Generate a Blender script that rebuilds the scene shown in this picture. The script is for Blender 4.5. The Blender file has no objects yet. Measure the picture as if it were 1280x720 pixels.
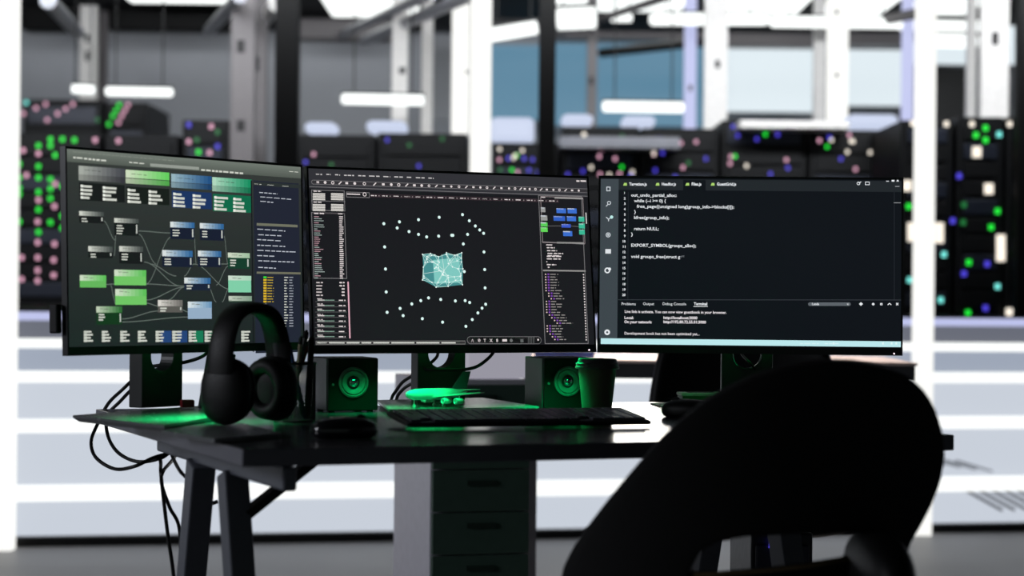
import bpy, bmesh, math, random
from math import sin, cos, pi, radians as R
from mathutils import Vector as V, Matrix
random.seed(7)
C = bpy.context.scene.collection
# ---------------------------------------------------------------- camera model (1280x720)
F, HY, ROLL, CZ = 2680.0, 361.0, R(.554), 1.0
def P(px, py, D):
    u, v = px-640, HY-py
    return V((D*(u*cos(ROLL)-v*sin(ROLL))/F, D, CZ+D*(u*sin(ROLL)+v*cos(ROLL))/F))
def G(px, py, z):
    a = P(px, py, 1.0); k = (z-CZ)/(a.z-CZ)
    return V((a.x*k, k, z))
# ---------------------------------------------------------------- materials
def lin(c): return tuple(((x/255)/12.92 if x/255 <= .04045 else ((x/255+.055)/1.055)**2.4) for x in c)
def mat(name, rgb, rough=.5, metal=0, noise=.12, scale=40, bump=0, coat=0, spec=.5, trans=0):
    m = bpy.data.materials.new(name); m.use_nodes = True; nt = m.node_tree; b = nt.nodes['Principled BSDF']
    c = lin(rgb)
    tc = nt.nodes.new('ShaderNodeTexCoord'); nz = nt.nodes.new('ShaderNodeTexNoise'); nz.inputs['Scale'].default_value = scale
    nz.inputs['Detail'].default_value = 4
    nt.links.new(tc.outputs['Object'], nz.inputs['Vector'])
    mx = nt.nodes.new('ShaderNodeMix'); mx.data_type = 'RGBA'
    mx.inputs[6].default_value = (*[x*(1-noise) for x in c], 1); mx.inputs[7].default_value = (*[min(1, x*(1+noise)) for x in c], 1)
    nt.links.new(nz.outputs['Fac'], mx.inputs[0]); nt.links.new(mx.outputs[2], b.inputs['Base Color'])
    mr = nt.nodes.new('ShaderNodeMapRange'); mr.inputs[3].default_value = rough*.85; mr.inputs[4].default_value = min(1, rough*1.15)
    nt.links.new(nz.outputs['Fac'], mr.inputs[0]); nt.links.new(mr.outputs[0], b.inputs['Roughness'])
    b.inputs['Metallic'].default_value = metal; b.inputs['Coat Weight'].default_value = coat
    b.inputs['Specular IOR Level'].default_value = spec
    if bump:
        bp = nt.nodes.new('ShaderNodeBump'); bp.inputs['Strength'].default_value = bump; bp.inputs['Distance'].default_value = .002
        nt.links.new(nz.outputs['Fac'], bp.inputs['Height']); nt.links.new(bp.outputs[0], b.inputs['Normal'])
    return m
def glow(name, rgb, s=1.0):
    m = bpy.data.materials.new(name); m.use_nodes = True; nt = m.node_tree; b = nt.nodes['Principled BSDF']
    b.inputs['Base Color'].default_value = (.02, .02, .02, 1); b.inputs['Roughness'].default_value = .5
    b.inputs['Emission Color'].default_value = (*lin(rgb), 1); b.inputs['Emission Strength'].default_value = s
    return m
M = dict(
 desk=mat('desk_laminate', (58, 58, 63), .17, scale=90, bump=.03, spec=.5),
 desk_side=mat('desk_edge_band', (98, 98, 108), .5),
 trestle=mat('trestle_paint', (96, 99, 108), .5),
 plastic=mat('black_plastic', (5, 5, 6), .5, spec=.3, bump=.05, scale=300),
 bezel=mat('monitor_bezel', (20, 21, 23), .35),
 stand=mat('stand_metal', (22, 24, 25), .4),
 plate=mat('stand_plate', (118, 120, 122), .26, .2),
 rubber=mat('rubber', (12, 12, 13), .8),
 cable=mat('cable_rubber', (12, 11, 12), .45),
 spk_side=mat('speaker_shell', (84, 86, 92), .45),
 spk_front=mat('speaker_front', (9, 10, 10), .6, spec=.25),
 cone=mat('speaker_cone', (120, 128, 124), .4),
 chrome=mat('chrome', (200, 200, 205), .15, 1),
 cup=mat('paper_cup', (92, 78, 68), .6, bump=.05),
 lid=mat('cup_lid', (60, 62, 62), .4),
 keyb=mat('keyboard_case', (22, 23, 25), .45),
 keycap=mat('keycaps', (92, 92, 102), .25, bump=.03),
 plane=mat('model_plane', (225, 228, 226), .3, .05),
 plane_fin=mat('model_plane_fin', (60, 70, 80), .4),
 leather=mat('black_leather', (5, 5, 6), .55, spec=.3, bump=.15, scale=120),
 brass=mat('worn_brass', (150, 130, 95), .35, .9),
 card_green=mat('green_card', (20, 120, 60), .5), card_white=mat('white_card', (225, 225, 220), .5),
 paper=mat('paper', (230, 230, 226), .6), ink=mat('dark_ink', (60, 60, 62), .6),
 slate=mat('slate_plastic', (48, 50, 53), .4),
 mesh=mat('pen_holder_wire', (70, 74, 74), .4, .6),
 red=mat('red_lacquer', (120, 20, 30), .35), bluep=mat('blue_plastic', (30, 50, 110), .35), tan=mat('pencil_wood', (150, 130, 110), .6),
 cab_side=mat('cabinet_side', (225, 222, 232), .5), cab=mat('cabinet_front', (72, 95, 84), .6, spec=.2), cabh=mat('cabinet_recess', (42, 58, 50), .6, spec=.2), black=mat('black_post', (5, 6, 7), .6, spec=.2),
 box=mat('pale_box', (175, 172, 182), .6),
 table=mat('far_table_top', (205, 190, 184), .5), tabedge=mat('far_table_edge', (58, 60, 64), .5),
 floor=mat('studio_floor', (150, 149, 151), .45, noise=.1, scale=3, spec=.4),
 wallg=mat('grey_wall', (128, 131, 136), .5, .2, noise=.2, scale=2), dark=mat('dark_metal', (9, 11, 13), .5, .2, scale=6),
 rack=mat('rack_metal', (9, 11, 14), .5, .3, spec=.3), rackunit=mat('rack_unit', (30, 36, 50), .4, .3),
 post=mat('white_post', (240, 238, 235), .5), postg=mat('grey_post', (110, 106, 108), .5), pipe=mat('duct_metal', (150, 152, 160), .35, .5),
 ceil=mat('ceiling', (26, 28, 32), .8),
 g_white=glow('led_white', (250, 250, 246), 1.08), g_strip=glow('led_strip', (250, 252, 250), 1.2), g_added_glow=glow('added_glow_panel', (255, 250, 240), 10.0), g_pinkp=glow('pink_panel', (235, 205, 200), 1.3), g_box=glow('box_added_glow', (158, 156, 168), .9),  # flood and box glows belong to added emitters, not real lamps
 g_panel=glow('riser_lit_paint', (200, 207, 218), 1.0), g_panel2=glow('riser_lit_paint_dim', (168, 178, 196), .85), g_panel3=glow('riser_lit_paint_low', (120, 124, 138), .7),  # riser panels: emission in place of the light strips falling on them
 g_blue=glow('backlit_blue', (88, 135, 162), .9), g_pale=glow('backlit_pale', (222, 234, 240), 1.0),
 g_lamp=glow('tube_glass', (248, 252, 250), 1.6), g_haze=glow('lilac_lamp', (190, 195, 235), 1.0), g_haze2=glow('pale_housing', (205, 215, 240), .95),
 g_green=glow('green_led', (30, 235, 60), 1.35), g_pink=glow('pink_led', (225, 165, 190), 1.3), g_bl=glow('blue_led', (70, 60, 200), 1.5),
 g_cyan=glow('cyan_led', (120, 230, 220), 1.4), g_cream=glow('cream_led', (235, 225, 210), 1.5), g_dim=glow('dim_green_led', (20, 110, 50), 1.2),
 g_pow=glow('power_led', (255, 225, 240), 3), g_under=glow('green_strip', (20, 255, 120), 1.5),
)
# ---------------------------------------------------------------- mesh builder
class MB:
    def __init__(s): s.v = []; s.f = []; s.mi = []; s.sm = []; s.k = 0
    def add(s, vs, fs, smooth=False):
        o = len(s.v); s.v += [tuple(x) for x in vs]
        for f in fs: s.f.append([i+o for i in f]); s.mi.append(s.k); s.sm.append(smooth)
        return s
    def box(s, c, size, ax=None):
        ax = ax or (V((1, 0, 0)), V((0, 1, 0)), V((0, 0, 1))); c = V(c)
        h = [x/2 for x in size]
        vs = [c+ax[0]*h[0]*i+ax[1]*h[1]*j+ax[2]*h[2]*k for k in (-1, 1) for j in (-1, 1) for i in (-1, 1)]
        return s.add(vs, [(0, 2, 3, 1), (4, 5, 7, 6), (0, 1, 5, 4), (2, 6, 7, 3), (0, 4, 6, 2), (1, 3, 7, 5)])
    def bar(s, a, b, w, h, side=None):
        a, b = V(a), V(b); d = (b-a).normalized(); side = V(side) if side else d.cross(V((0, 0, 1)))
        if side.length < .01: side = V((1, 0, 0))
        side = (side-d*side.dot(d)).normalized(); up = side.cross(d)
        return s.box((a+b)/2, (w, (b-a).length, h), (side, d, up))
    def prism(s, poly, z0, z1):
        n = len(poly); vs = [(p[0], p[1], z0) for p in poly]+[(p[0], p[1], z1) for p in poly]
        return s.add(vs, [list(range(n))[::-1], list(range(n, 2*n))]+[(i, (i+1) % n, n+(i+1) % n, n+i) for i in range(n)])
    def lathe(s, prof, c=(0, 0, 0), ax=None, n=40, cap=True):
        ax = ax or (V((1, 0, 0)), V((0, 1, 0)), V((0, 0, 1))); c = V(c); vs = []
        for r, z in prof:
            for i in range(n): t = 2*pi*i/n; vs.append(c+ax[0]*r*cos(t)+ax[1]*r*sin(t)+ax[2]*z)
        m = len(prof); fs = [(j*n+i, j*n+(i+1) % n, (j+1)*n+(i+1) % n, (j+1)*n+i) for j in range(m-1) for i in range(n)]
        if cap: fs += [list(range(n))[::-1], list(range((m-1)*n, m*n))]
        return s.add(vs, fs, True)
    def tube(s, pts, r, n=10, rr=None, close=False, sc=(1, 1), ref=None):
        pts = [V(p) for p in pts]; m = len(pts); vs = []; prev = ref and V(ref)
        for i, p in enumerate(pts):
            d = (pts[min(i+1, m-1)]-pts[max(i-1, 0)]).normalized()
            if prev is None: prev = V((0, 0, 1)) if abs(d.z) < .9 else V((1, 0, 0))
            a = (prev-d*prev.dot(d)).normalized(); b = d.cross(a)
            if ref is None: prev = a
            q = rr[i] if rr else r
            for k in range(n): t = 2*pi*k/n; vs.append(p+a*q*cos(t)*sc[0]+b*q*sin(t)*sc[1])
        fs = [(j*n+i, j*n+(i+1) % n, (j+1)*n+(i+1) % n, (j+1)*n+i) for j in range(m-1) for i in range(n)]
        fs += [list(range(n))[::-1], list(range((m-1)*n, m*n))]
        return s.add(vs, fs, True)
    def ell(s, c, r, ax=None, n=28, m=16, pw=1):
        f = lambda x: math.copysign(abs(x)**pw, x)
        prof = []
        ax = ax or (V((1, 0, 0)), V((0, 1, 0)), V((0, 0, 1))); c = V(c); vs = []
        for j in range(m+1):
            ph = -pi/2+pi*j/m
            for i in range(n):
                t = 2*pi*i/n; vs.append(c+ax[0]*r[0]*f(cos(ph))*f(cos(t))+ax[1]*r[1]*f(cos(ph))*f(sin(t))+ax[2]*r[2]*f(sin(ph)))
        fs = [(j*n+i, j*n+(i+1) % n, (j+1)*n+(i+1) % n, (j+1)*n+i) for j in range(m) for i in range(n)]
        return s.add(vs, fs, True)
    def build(s, name, m, parent=None, bevel=0, seg=2, sub=0, auto=True):
        me = bpy.data.meshes.new(name); me.from_pydata(s.v, [], s.f)
        for x in (m if isinstance(m, (list, tuple)) else [m]): me.materials.append(x)
        for p, a, b in zip(me.polygons, s.mi, s.sm): p.material_index = a; p.use_smooth = b or sub > 0
        bm = bmesh.new(); bm.from_mesh(me); bmesh.ops.remove_doubles(bm, verts=bm.verts, dist=1e-6); bmesh.ops.recalc_face_normals(bm, faces=bm.faces)
        if any(s.sm):
            for e in bm.edges:
                if len(e.link_faces) == 2 and e.calc_face_angle(0) > R(40): e.smooth = False
        bm.to_mesh(me); bm.free()
        o = bpy.data.objects.new(name, me); C.objects.link(o)
        if parent: o.parent = parent; o.matrix_parent_inverse = Matrix.Translation(-parent.location)
        if bevel:
            b = o.modifiers.new('bevel', 'BEVEL'); b.width = bevel; b.segments = seg; b.limit_method = 'ANGLE'
        if sub:
            b = o.modifiers.new('sub', 'SUBSURF'); b.levels = b.render_levels = sub
        return o
def tag(o, label=None, cat=None, group=None, kind=None):
    for k, v in (('label', label), ('category', cat), ('group', group), ('kind', kind)):
        if v: o[k] = v
    return o
def thing(name, label, cat, loc, group=None):
    o = bpy.data.objects.new(name, None); C.objects.link(o); o.location = loc; o.empty_display_size = .05
    return tag(o, label, cat, group)
def smooth(pts, n=8):
    pts = [V(p) for p in pts]; out = []
    for i in range(len(pts)-1):
        a, b, c, d = pts[max(i-1, 0)], pts[i], pts[i+1], pts[min(i+2, len(pts)-1)]
        for k in range(n):
            t = k/n; out.append(.5*((2*b)+(c-a)*t+(2*a-5*b+4*c-d)*t*t+(3*b-a-3*c+d)*t**3))
    return out+[pts[-1]]
Z = V((0, 0, 1))
def frame(yaw): return V((cos(yaw), sin(yaw), 0)), V((-sin(yaw), cos(yaw), 0)), Z
# ================================================================ DESK
DZ, DT, DY = .765, .026, R(22.5)
E, D_, _ = frame(DY)
F0 = G(303, 561.5, DZ)
def dk(a, b, z=DZ): p = F0+E*a+D_*b; return V((p.x, p.y, z))     # desk coordinates
LEN, DEP = 1.215, 1.04
desk = thing('trestle_desk', 'dark grey trestle desk carrying three monitors', 'desk', dk(.6, .5, 0))
b = MB(); n = 14
front = [dk(LEN*i/n, -.012*sin(pi*i/n)) for i in range(n+1)]
b.prism([*front, dk(LEN, DEP), dk(0, DEP)], DZ-DT, DZ)
top = b.build('tabletop', [M['desk'], M['desk_side']], desk, .002)
for p in top.data.polygons:
    if abs(p.normal.z) < .5: p.material_index = 1
def trestle(a0):
    b = MB(); b.bar(dk(a0, .0, DZ-DT-.019), dk(a0, .80, DZ-DT-.019), .022, .036); b.build('support_beam', M['trestle'], desk, .004)
    for s, bb in ((-1, .32), (1, .52)):
        b = MB(); b.bar(dk(a0, bb, DZ-DT-.036), dk(a0, bb+s*.21, 0), .04, .05, E); b.build('leg', M['trestle'], desk, .003)
    b = MB(); b.bar(dk(a0, .18, .22), dk(a0, .66, .22), .03, .04); b.build('stretcher', M['trestle'], desk, .003)
    sg = 1 if a0 < .5 else -1
    b = MB(); b.bar(dk(a0+sg*.015, .29, DZ-DT-.10), dk(a0+sg*.14, .29, DZ-DT-.006), .03, .014, D_); b.build('brace', M['plastic'], desk)
trestle(.072); trestle(LEN-.16)
# ================================================================ MONITORS
class Panel:
    def __init__(s, c, yaw, tilt):
        s.c = V(c); s.yaw = yaw; s.a, s.bk, _ = frame(yaw); n = -s.bk
        s.up = Z*cos(tilt)-n*sin(tilt); s.n = s.a.cross(s.up); 
        if s.n.dot(n) < 0: s.n = -s.n
        s.W, s.H = .611, .357
    def pt(s, u, v, w=0): return s.c+s.a*u+s.up*v+s.n*w       # metres from centre; w towards viewer
    def hit(s, px, py):                                      # point on the glass seen at px,py
        o = V((0, 0, CZ)); d = P(px, py, 1)-o; k = (s.c-o).dot(s.n)/d.dot(s.n); q = o+d*k-s.c
        return q.dot(s.a), q.dot(s.up)
class Ink:
    """flat lit shapes on one display; every colour one material"""
    def __init__(s, pn): s.p = pn; s.m = {}; s.z = .0004
    def mb(s, c, k): return s.m.setdefault((c, round(k, 2)), MB())
    def poly(s, uv, c, k=1): s.z += 2e-7; s.mb(c, k).add([s.p.pt(u, v, s.z) for u, v in uv], [list(range(len(uv)))])
    def ruv(s, u0, v0, u1, v1, c, k=1): s.poly([(u0, v0), (u1, v0), (u1, v1), (u0, v1)], c, k)
    def rect(s, x0, y0, x1, y1, c, k=1):
        a, b = s.p.hit(x0, y0), s.p.hit(x1, y1); s.ruv(a[0], a[1], b[0], b[1], c, k)
    def line(s, pts, w, c, k=1):
        q = [V((*s.p.hit(*p), 0)) for p in pts]; w = w/650/2
        for a, b in zip(q, q[1:]):
            if (b-a).length < 1e-6: continue
            d = (b-a).normalized(); n = V((-d.y, d.x, 0))*w
            s.poly([(a+n)[:2], (b+n)[:2], (b-n)[:2], (a-n)[:2]], c, k)
    def box(s, x0, y0, x1, y1, w, c, k=1):
        a, b = s.p.hit(x0, y0), s.p.hit(x1, y1); w /= 650
        for r in ((a[0], a[1], b[0], a[1]-w), (a[0], b[1]+w, b[0], b[1]), (a[0], a[1], a[0]+w, b[1]), (b[0]-w, a[1], b[0], b[1])): s.ruv(*r, c, k)
    def dot(s, x, y, r, c, k=1, n=10):
        u, v = s.p.hit(x, y); r /= 650; s.poly([(u+r*cos(2*pi*i/n), v+r*sin(2*pi*i/n)) for i in range(n)], c, k)
    def ring(s, x, y, r, w, c, k=1, n=16):
        u, v = s.p.hit(x, y); a, b = (r-w)/650, r/650
        for i in range(n):
            t, t2 = 2*pi*i/n, 2*pi*(i+1)/n
            s.poly([(u+b*cos(t), v+b*sin(t)), (u+b*cos(t2), v+b*sin(t2)), (u+a*cos(t2), v+a*sin(t2)), (u+a*cos(t), v+a*sin(t))], c, k)
    def dashes(s, x0, y0, x1, y1, c, k=1, n=3, h=1.3, fill=.85):     # a line of unreadable small words
        x = x0
        while x < x1:
            w = random.uniform(3, 8); e = min(x+w, x1); y = y0+(y1-y0)*(x-x0)/(x1-x0) if x1 > x0 else y0
            s.rect(x, y-h/2, e, y+h/2, c, k); x = e+w*(1-fill)*1.2+.5
    def text(s, t, x, y, size, c, k=1, w=None, bold=0):             # x,y baseline start; size in px; w = width in px
        cu = bpy.data.curves.new('t', 'FONT'); cu.body = t; cu.size = 1; cu.resolution_u = 2; cu.offset = bold
        o = bpy.data.objects.new('t', cu); me = bpy.data.meshes.new_from_object(o)
        bpy.data.objects.remove(o); bpy.data.curves.remove(cu)
        xs = [v.co.x for v in me.vertices]
        if xs:
            u0, v0 = s.p.hit(x, y); sy = size/640; sx = sy
            if w: sx = (s.p.hit(x+w, y)[0]-u0)/max(xs)
            s.z += 2e-7
            s.mb(c, k).add([s.p.pt(u0+v.co.x*sx, v0+v.co.y*sy, s.z) for v in me.vertices], [list(p.vertices) for p in me.polygons])
        bpy.data.meshes.remove(me)
    def build(s, parent, name='screen_content'):
        ob = MB(); ms = []
        for i, ((c, k), mb) in enumerate(s.m.items()):
            ob.k = i; ob.add(mb.v, mb.f); ms.append(glow('pixels', c, k))
        me = bpy.data.meshes.new(name); me.from_pydata(ob.v, [], ob.f)
        for m in ms: me.materials.append(m)
        for p, a in zip(me.polygons, ob.mi): p.material_index = a
        o = bpy.data.objects.new(name, me); C.objects.link(o); o.parent = parent; o.matrix_parent_inverse = Matrix.Translation(-parent.location)
        # order faces so that later shapes sit nearer the viewer (already offset)
        return o
def rect_hole(mb, c, ax, w, h0, h1, hz, r, t, n=32):
    """upright plate, width w, from z h0 to h1 (about c), round hole at height hz; thickness t"""
    out, inn = [], []
    for i in range(n):
        th = 2*pi*(i+.5)/n; dx, dz = cos(th), sin(th)
        inn.append((r*dx, hz+r*dz))
        k = min((w/2)/abs(dx) if abs(dx) > 1e-6 else 9e9, ((h1-hz) if dz > 0 else (hz-h0))/abs(dz) if abs(dz) > 1e-6 else 9e9)
        out.append((k*dx, hz+k*dz))
    # corners
    cs = [(w/2, h1), (-w/2, h1), (-w/2, h0), (w/2, h0)]
    for cx, cz in cs:
        j = min(range(n), key=lambda i: (out[i][0]-cx)**2+(out[i][1]-cz)**2); out[j] = (cx, cz)
    f = lambda p, y: c+ax[0]*p[0]+ax[1]*y+Z*p[1]
    vs = [f(p, -t/2) for p in out]+[f(p, -t/2) for p in inn]+[f(p, t/2) for p in out]+[f(p, t/2) for p in inn]
    fs = []
    for i in range(n):
        j = (i+1) % n
        fs += [(i, j, n+j, n+i), (2*n+j, 2*n+i, 3*n+i, 3*n+j), (i, 2*n+i, 2*n+j, j), (n+j, 3*n+j, 3*n+i, n+i)]
    mb.add(vs, fs)
def monitor(pn, label, plate, colx, base_c, off, hole=True):
    W, H = pn.W, pn.H; root = thing('monitor', label, 'monitor', (pn.c.x, pn.c.y, DZ), 'monitors on the desk')
    b = MB(); ax = (pn.a, pn.up, pn.n)
    # case: frame ring around recessed display
    sl, st, sb = .0036, .0045, .0150
    def ring(u0, v0, u1, v1, w): return [pn.pt(u0, v0, w), pn.pt(u1, v0, w), pn.pt(u1, v1, w), pn.pt(u0, v1, w)]
    o0 = ring(-W/2, -H/2, W/2, H/2, -.012); o1 = ring(-W/2, -H/2, W/2, H/2, .0012); i1 = ring(-W/2+sl, -H/2+sb, W/2-sl, H/2-st, .0012); i0 = ring(-W/2+sl, -H/2+sb, W/2-sl, H/2-st, -.001)
    vs = o0+o1+i1+i0; fs = []
    for i in range(4):
        j = (i+1) % 4; fs += [(i, j, 4+j, 4+i), (4+i, 4+j, 8+j, 8+i), (8+i, 8+j, 12+j, 12+i)]
    fs += [(3, 2, 1, 0)]; b.add(vs, fs); b.build('bezel', M['bezel'], root)
    b = MB(); b.box(pn.pt(0, -.02, -.028), (W*.62, H*.66, .034), ax); b.box(pn.pt(0, -.02, -.05), (W*.4, H*.45, .02), ax); b.build('rear_housing', M['plastic'], root, .008)
    b = MB(); b.add(ring(-W/2+sl, -H/2+sb, W/2-sl, H/2-st, -.0002), [(0, 1, 2, 3)]); disp = b.build('display', glow('display_base', base_c, 1), root)
    bs = disp.data.materials[0].node_tree.nodes['Principled BSDF']; bs.inputs['Roughness'].default_value = .35
    b = MB(); b.lathe([(.0014, 0), (.0014, .001)], pn.pt(W/2-.017, -H/2+.004, .0012), (pn.a, pn.up, pn.n), 12); b.build('power_light', M['g_pow'], root)
    # stand
    cc = pn.c+pn.bk*off; fr = (pn.a, pn.bk, Z); cz0 = DZ+.012
    cc = V((cc.x, cc.y, 0))
    if colx: cc += pn.a*colx
    b = MB(); rect_hole(b, cc, fr, .104, cz0, 1.06, .871, .029, .034); b.build('stand_column', M['stand'], root, .002)
    b = MB(); b.bar(cc+Z*1.02, pn.pt(0, -.03, -.05), .06, .05); b.build('stand_neck', M['stand'], root, .004)
    b = MB()
    tp = [G(x, y, DZ+.012) for x, y in plate]; c0 = sum(tp, V())/len(tp)
    bt = [c0+(p-c0)*.93 for p in tp]; m = len(tp)
    b.add([V((p.x, p.y, DZ+.012)) for p in tp]+[V((p.x, p.y, DZ+.008)) for p in tp]+[V((p.x, p.y, DZ+.0005)) for p in bt],
          [list(range(m))]+[(i, (i+1) % m, m+(i+1) % m, m+i) for i in range(m)]+[(m+i, m+(i+1) % m, 2*m+(i+1) % m, 2*m+i) for i in range(m)]+[list(range(2*m, 3*m))[::-1]])
    b.build('base_plate', M['plate'], root)
    # green light bar clipped under the lower bezel
    b = MB(); b.box(pn.pt(0, -H/2+.012, -.048), (W*.5, .006, .010), ax); b.build('light_bar', M['g_under'], root)
    return root
PL = Panel((-.581, 3.89, 1.057), R(54.6), R(1.8))
PM = Panel((-.111, 4.19, 1.052), R(26.9), R(6.6))
PR = Panel((.478, 4.31, 1.052), R(-2.4), R(1.7))
mL = monitor(PL, 'angled monitor at the left end of the desk showing green and blue node boxes', [(91, 519), (205, 532), (288, 517), (252, 507)], 0, (34, 38, 39), .088)
mM = monitor(PM, 'middle monitor showing a cyan point cloud cube ringed by white dots', [(487, 512), (674, 508), (603, 497), (470, 500)], 0, (27, 27, 31), .075)
mR = monitor(PR, 'right-hand monitor showing code text with a pale blue bar at the bottom', [(905, 513), (1045, 514), (1030, 500), (915, 499)], 0, (12, 16, 22), .075)
b = MB(); b.box(PL.pt(-.313, -.115, -.02), (.012, .05, .02), (PL.a, PL.up, PL.n)); b.build('side_clip', M['plastic'], mL, .003)
# ---- left display
I = Ink(PL); z1 = lambda X, Y: (70+X/4, 170+Y/4); z2 = lambda X, Y: (70+X/4, 310+Y/4)
def r1(z, X0, Y0, X1, Y1, c, k=1, dx=0): I.rect(*z(X0+dx, Y0), *z(X1, Y1), c, k)
u0, v0, u1, v1 = -.3019, .174, .3019, -.1635
for i in range(8): t = i/8; I.ruv(u0, v0-.022*i/8, u1, v0-.022*(i+1)/8, (int(112-30*t), int(120-32*t), int(112-30*t)), 1)
for i in range(30):
    t = i/30; I.ruv(u0, v0-.022-.3155*t, u1, v0-.022-.3155*(t+1/30), (int(52-22*t), int(56-20*t), int(54-17*t)), 1)
W_ = (205, 208, 198)
I.dashes(*z1(85, 80), *z1(590, 125), (140, 146, 136), 1, h=1)
I.dashes(*z1(85, 108), *z1(250, 125), W_, h=2.5); I.dashes(*z1(365, 132), *z1(445, 140), W_, h=1.8); I.rect(*z1(470, 137), *z1(715, 170), (150, 156, 148)); I.rect(*z1(472, 145), *z1(713, 163), (80, 86, 80))
I.dashes(*z1(725, 170), *z1(935, 188), W_, h=2.5); I.dashes(*z1(1165, 178), *z1(1215, 182), W_, h=1.2)
def grad(z, X0, Y0, X1, Y1, c0, c1, n=10):
    a, c = I.p.hit(*z(X0, Y0)), I.p.hit(*z(X1, Y1))
    for i in range(n):
        t = i/(n-1); I.ruv(a[0]+(c[0]-a[0])*i/n, a[1], a[0]+(c[0]-a[0])*(i+1)/n, c[1], tuple(int(p+(q-p)*t) for p, q in zip(c0, c1)))
pal = [((112, 148, 343, 208), (165, 170, 162), (70, 72, 78), (24, 27, 27)), ((347, 168, 566, 222), (205, 220, 190), (100, 205, 95), (24, 30, 26)),
       ((575, 188, 778, 242), (150, 180, 190), (35, 80, 130), (28, 52, 96)), ((780, 205, 978, 260), (175, 215, 190), (25, 140, 95), (16, 104, 72))]
for (a, b_, c, d), c0, c1, bd in pal:
    grad(z1, a, b_, c, d, c0, c1); grad(z1, a, b_+43, c, d+28, tuple(int(x*.85) for x in c0), tuple(int(x*.8) for x in c1))
    r1(z1, a+3, b_+84, c, d+125, bd); I.dashes(*z1(a+30, b_+22), *z1(a+110, b_+30), (70, 75, 70), h=1)
    for q in range(4):
        for s_ in (0, 1):
            x = a+10+s_*(c-a)*.48; y = b_+97+q*19+s_*8; w = random.randint(38, 70)
            r1(z1, x, y, x+w, y+10+w*.08, W_); r1(z1, x, y-2, x+12, y+12, (235, 238, 228))
def node(z, X0, Y0, X1, Y1, Y2, c0, c1, bd, txt=True):
    r1(z, X0, Y1-3, X1, Y2, bd); grad(z, X0, Y0, X1, Y1+3, c0, c1, 8)
    I.dashes(*z(X0+20, Y0+12), *z(X0+70, Y0+17), (110, 115, 105), h=.8)
    if txt:
        for q in range(int((Y2-Y1)/16)): r1(z, X0+12, Y1+10+q*13, X0+35+random.randint(0, 14), Y1+17+q*13, W_)
        r1(z, X1-13, Y1+8, X1-6, Y2-12, (190, 195, 188))
gy = ((205, 208, 198), (70, 76, 74)); bl = ((215, 222, 222), (50, 100, 150)); gn = ((205, 220, 195), (95, 190, 90))
def curve(z, a, b_, k=.5):
    (x0, y0), (x1, y1) = a, b_; pts = []
    for i in range(15):
        t = i/14; s_ = t*t*(3-2*t); pts.append(z(x0+(x1-x0)*t, y0+(y1-y0)*s_))
    I.line(pts, .9, (104, 114, 108))
for a, b_ in (((238, 425), (295, 520)), ((290, 600), (300, 480)), ((410, 475), (575, 485)), ((412, 490), (500, 640)), ((440, 630), (620, 750)), ((450, 740), (575, 505)), ((690, 500), (700, 640)),
              ((690, 640), (865, 765)), ((840, 500), (858, 640)), ((640, 700), (690, 640)), ((825, 640), (862, 640)), ((250, 742), (290, 740)), ((450, 740), (640, 750)), ((450, 820), (640, 755)), ((270, 740), (298, 840)),
              ((450, 835), (510, 850)), ((330, 930), (660, 905)), ((330, 915), (510, 875)), ((630, 870), (660, 880)), ((760, 750), (800, 830)), ((830, 830), (862, 765)), ((560, 820), (640, 755)), ((800, 745), (860, 650)), ((470, 640), (600, 700))):
    curve(z1, a, b_)
node(z1, 115, 375, 238, 400, 438, *gy, (24, 26, 27)); node(z1, 290, 410, 412, 435, 500, *gy, (22, 25, 26))
node(z1, 570, 428, 692, 458, 518, *bl, (24, 30, 48)); node(z1, 718, 435, 838, 464, 524, *bl, (24, 30, 48))
node(z1, 160, 550, 282, 578, 612, *gy, (24, 26, 27)); node(z1, 315, 550, 434, 578, 640, *gy, (24, 26, 27))
node(z1, 530, 570, 682, 602, 656, *bl, (24, 30, 50)); node(z1, 708, 573, 825, 602, 656, *bl, (24, 30, 50)); node(z1, 858, 583, 968, 608, 665, (205, 215, 195), (160, 190, 160), (22, 60, 44))
node(z2, 118, 135, 250, 162, 198, *gn, (100, 182, 92), False); node(z2, 290, 108, 450, 140, 187, *gn, (112, 196, 100), False); node(z2, 295, 205, 452, 238, 284, *gn, (112, 196, 100), False)
node(z2, 200, 292, 330, 320, 382, (190, 205, 180), (50, 110, 55), (20, 54, 28)); node(z2, 508, 260, 632, 288, 322, (215, 212, 205), (110, 108, 104), (90, 88, 84))
node(z2, 640, 148, 772, 176, 212, *bl, (26, 34, 56)); node(z2, 658, 268, 778, 296, 354, (215, 225, 228), (110, 150, 185), (148, 172, 196), False)
node(z2, 860, 138, 975, 160, 222, (205, 220, 205), (170, 210, 185), (128, 206, 168), False); node(z2, 862, 240, 978, 262, 272, (190, 200, 185), (130, 155, 135), (40, 60, 50), False)
for x, w, bc in ((138, 47, None), (228, 47, None), (320, 60, None), (408, 50, None), (497, 80, (36, 66, 118)), (580, 76, (36, 66, 118)), (662, 74, (24, 120, 84)), (742, 80, (24, 120, 84)), (840, 60, None), (925, 40, None)):
    if bc: r1(z2, x+25, 414, x+w, 472, bc)
    r1(z2, x, 414, x+16, 470, (170, 175, 165))
    for q in range(4): r1(z2, x, 415+q*15, x+random.randint(30, 48), 423+q*15, W_)
r1(z1, 985, 222, 1224, 1080, (34, 38, 52)); r1(z1, 978, 222, 984, 1080, (22, 24, 28)); r1(z1, 985, 228, 1222, 262, (44, 50, 50))
for x in (990, 1055, 1130): I.dashes(*z1(x, 240+(x-990)*.08), *z1(x+35, 243+(x-990)*.08), W_, h=1)
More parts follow.
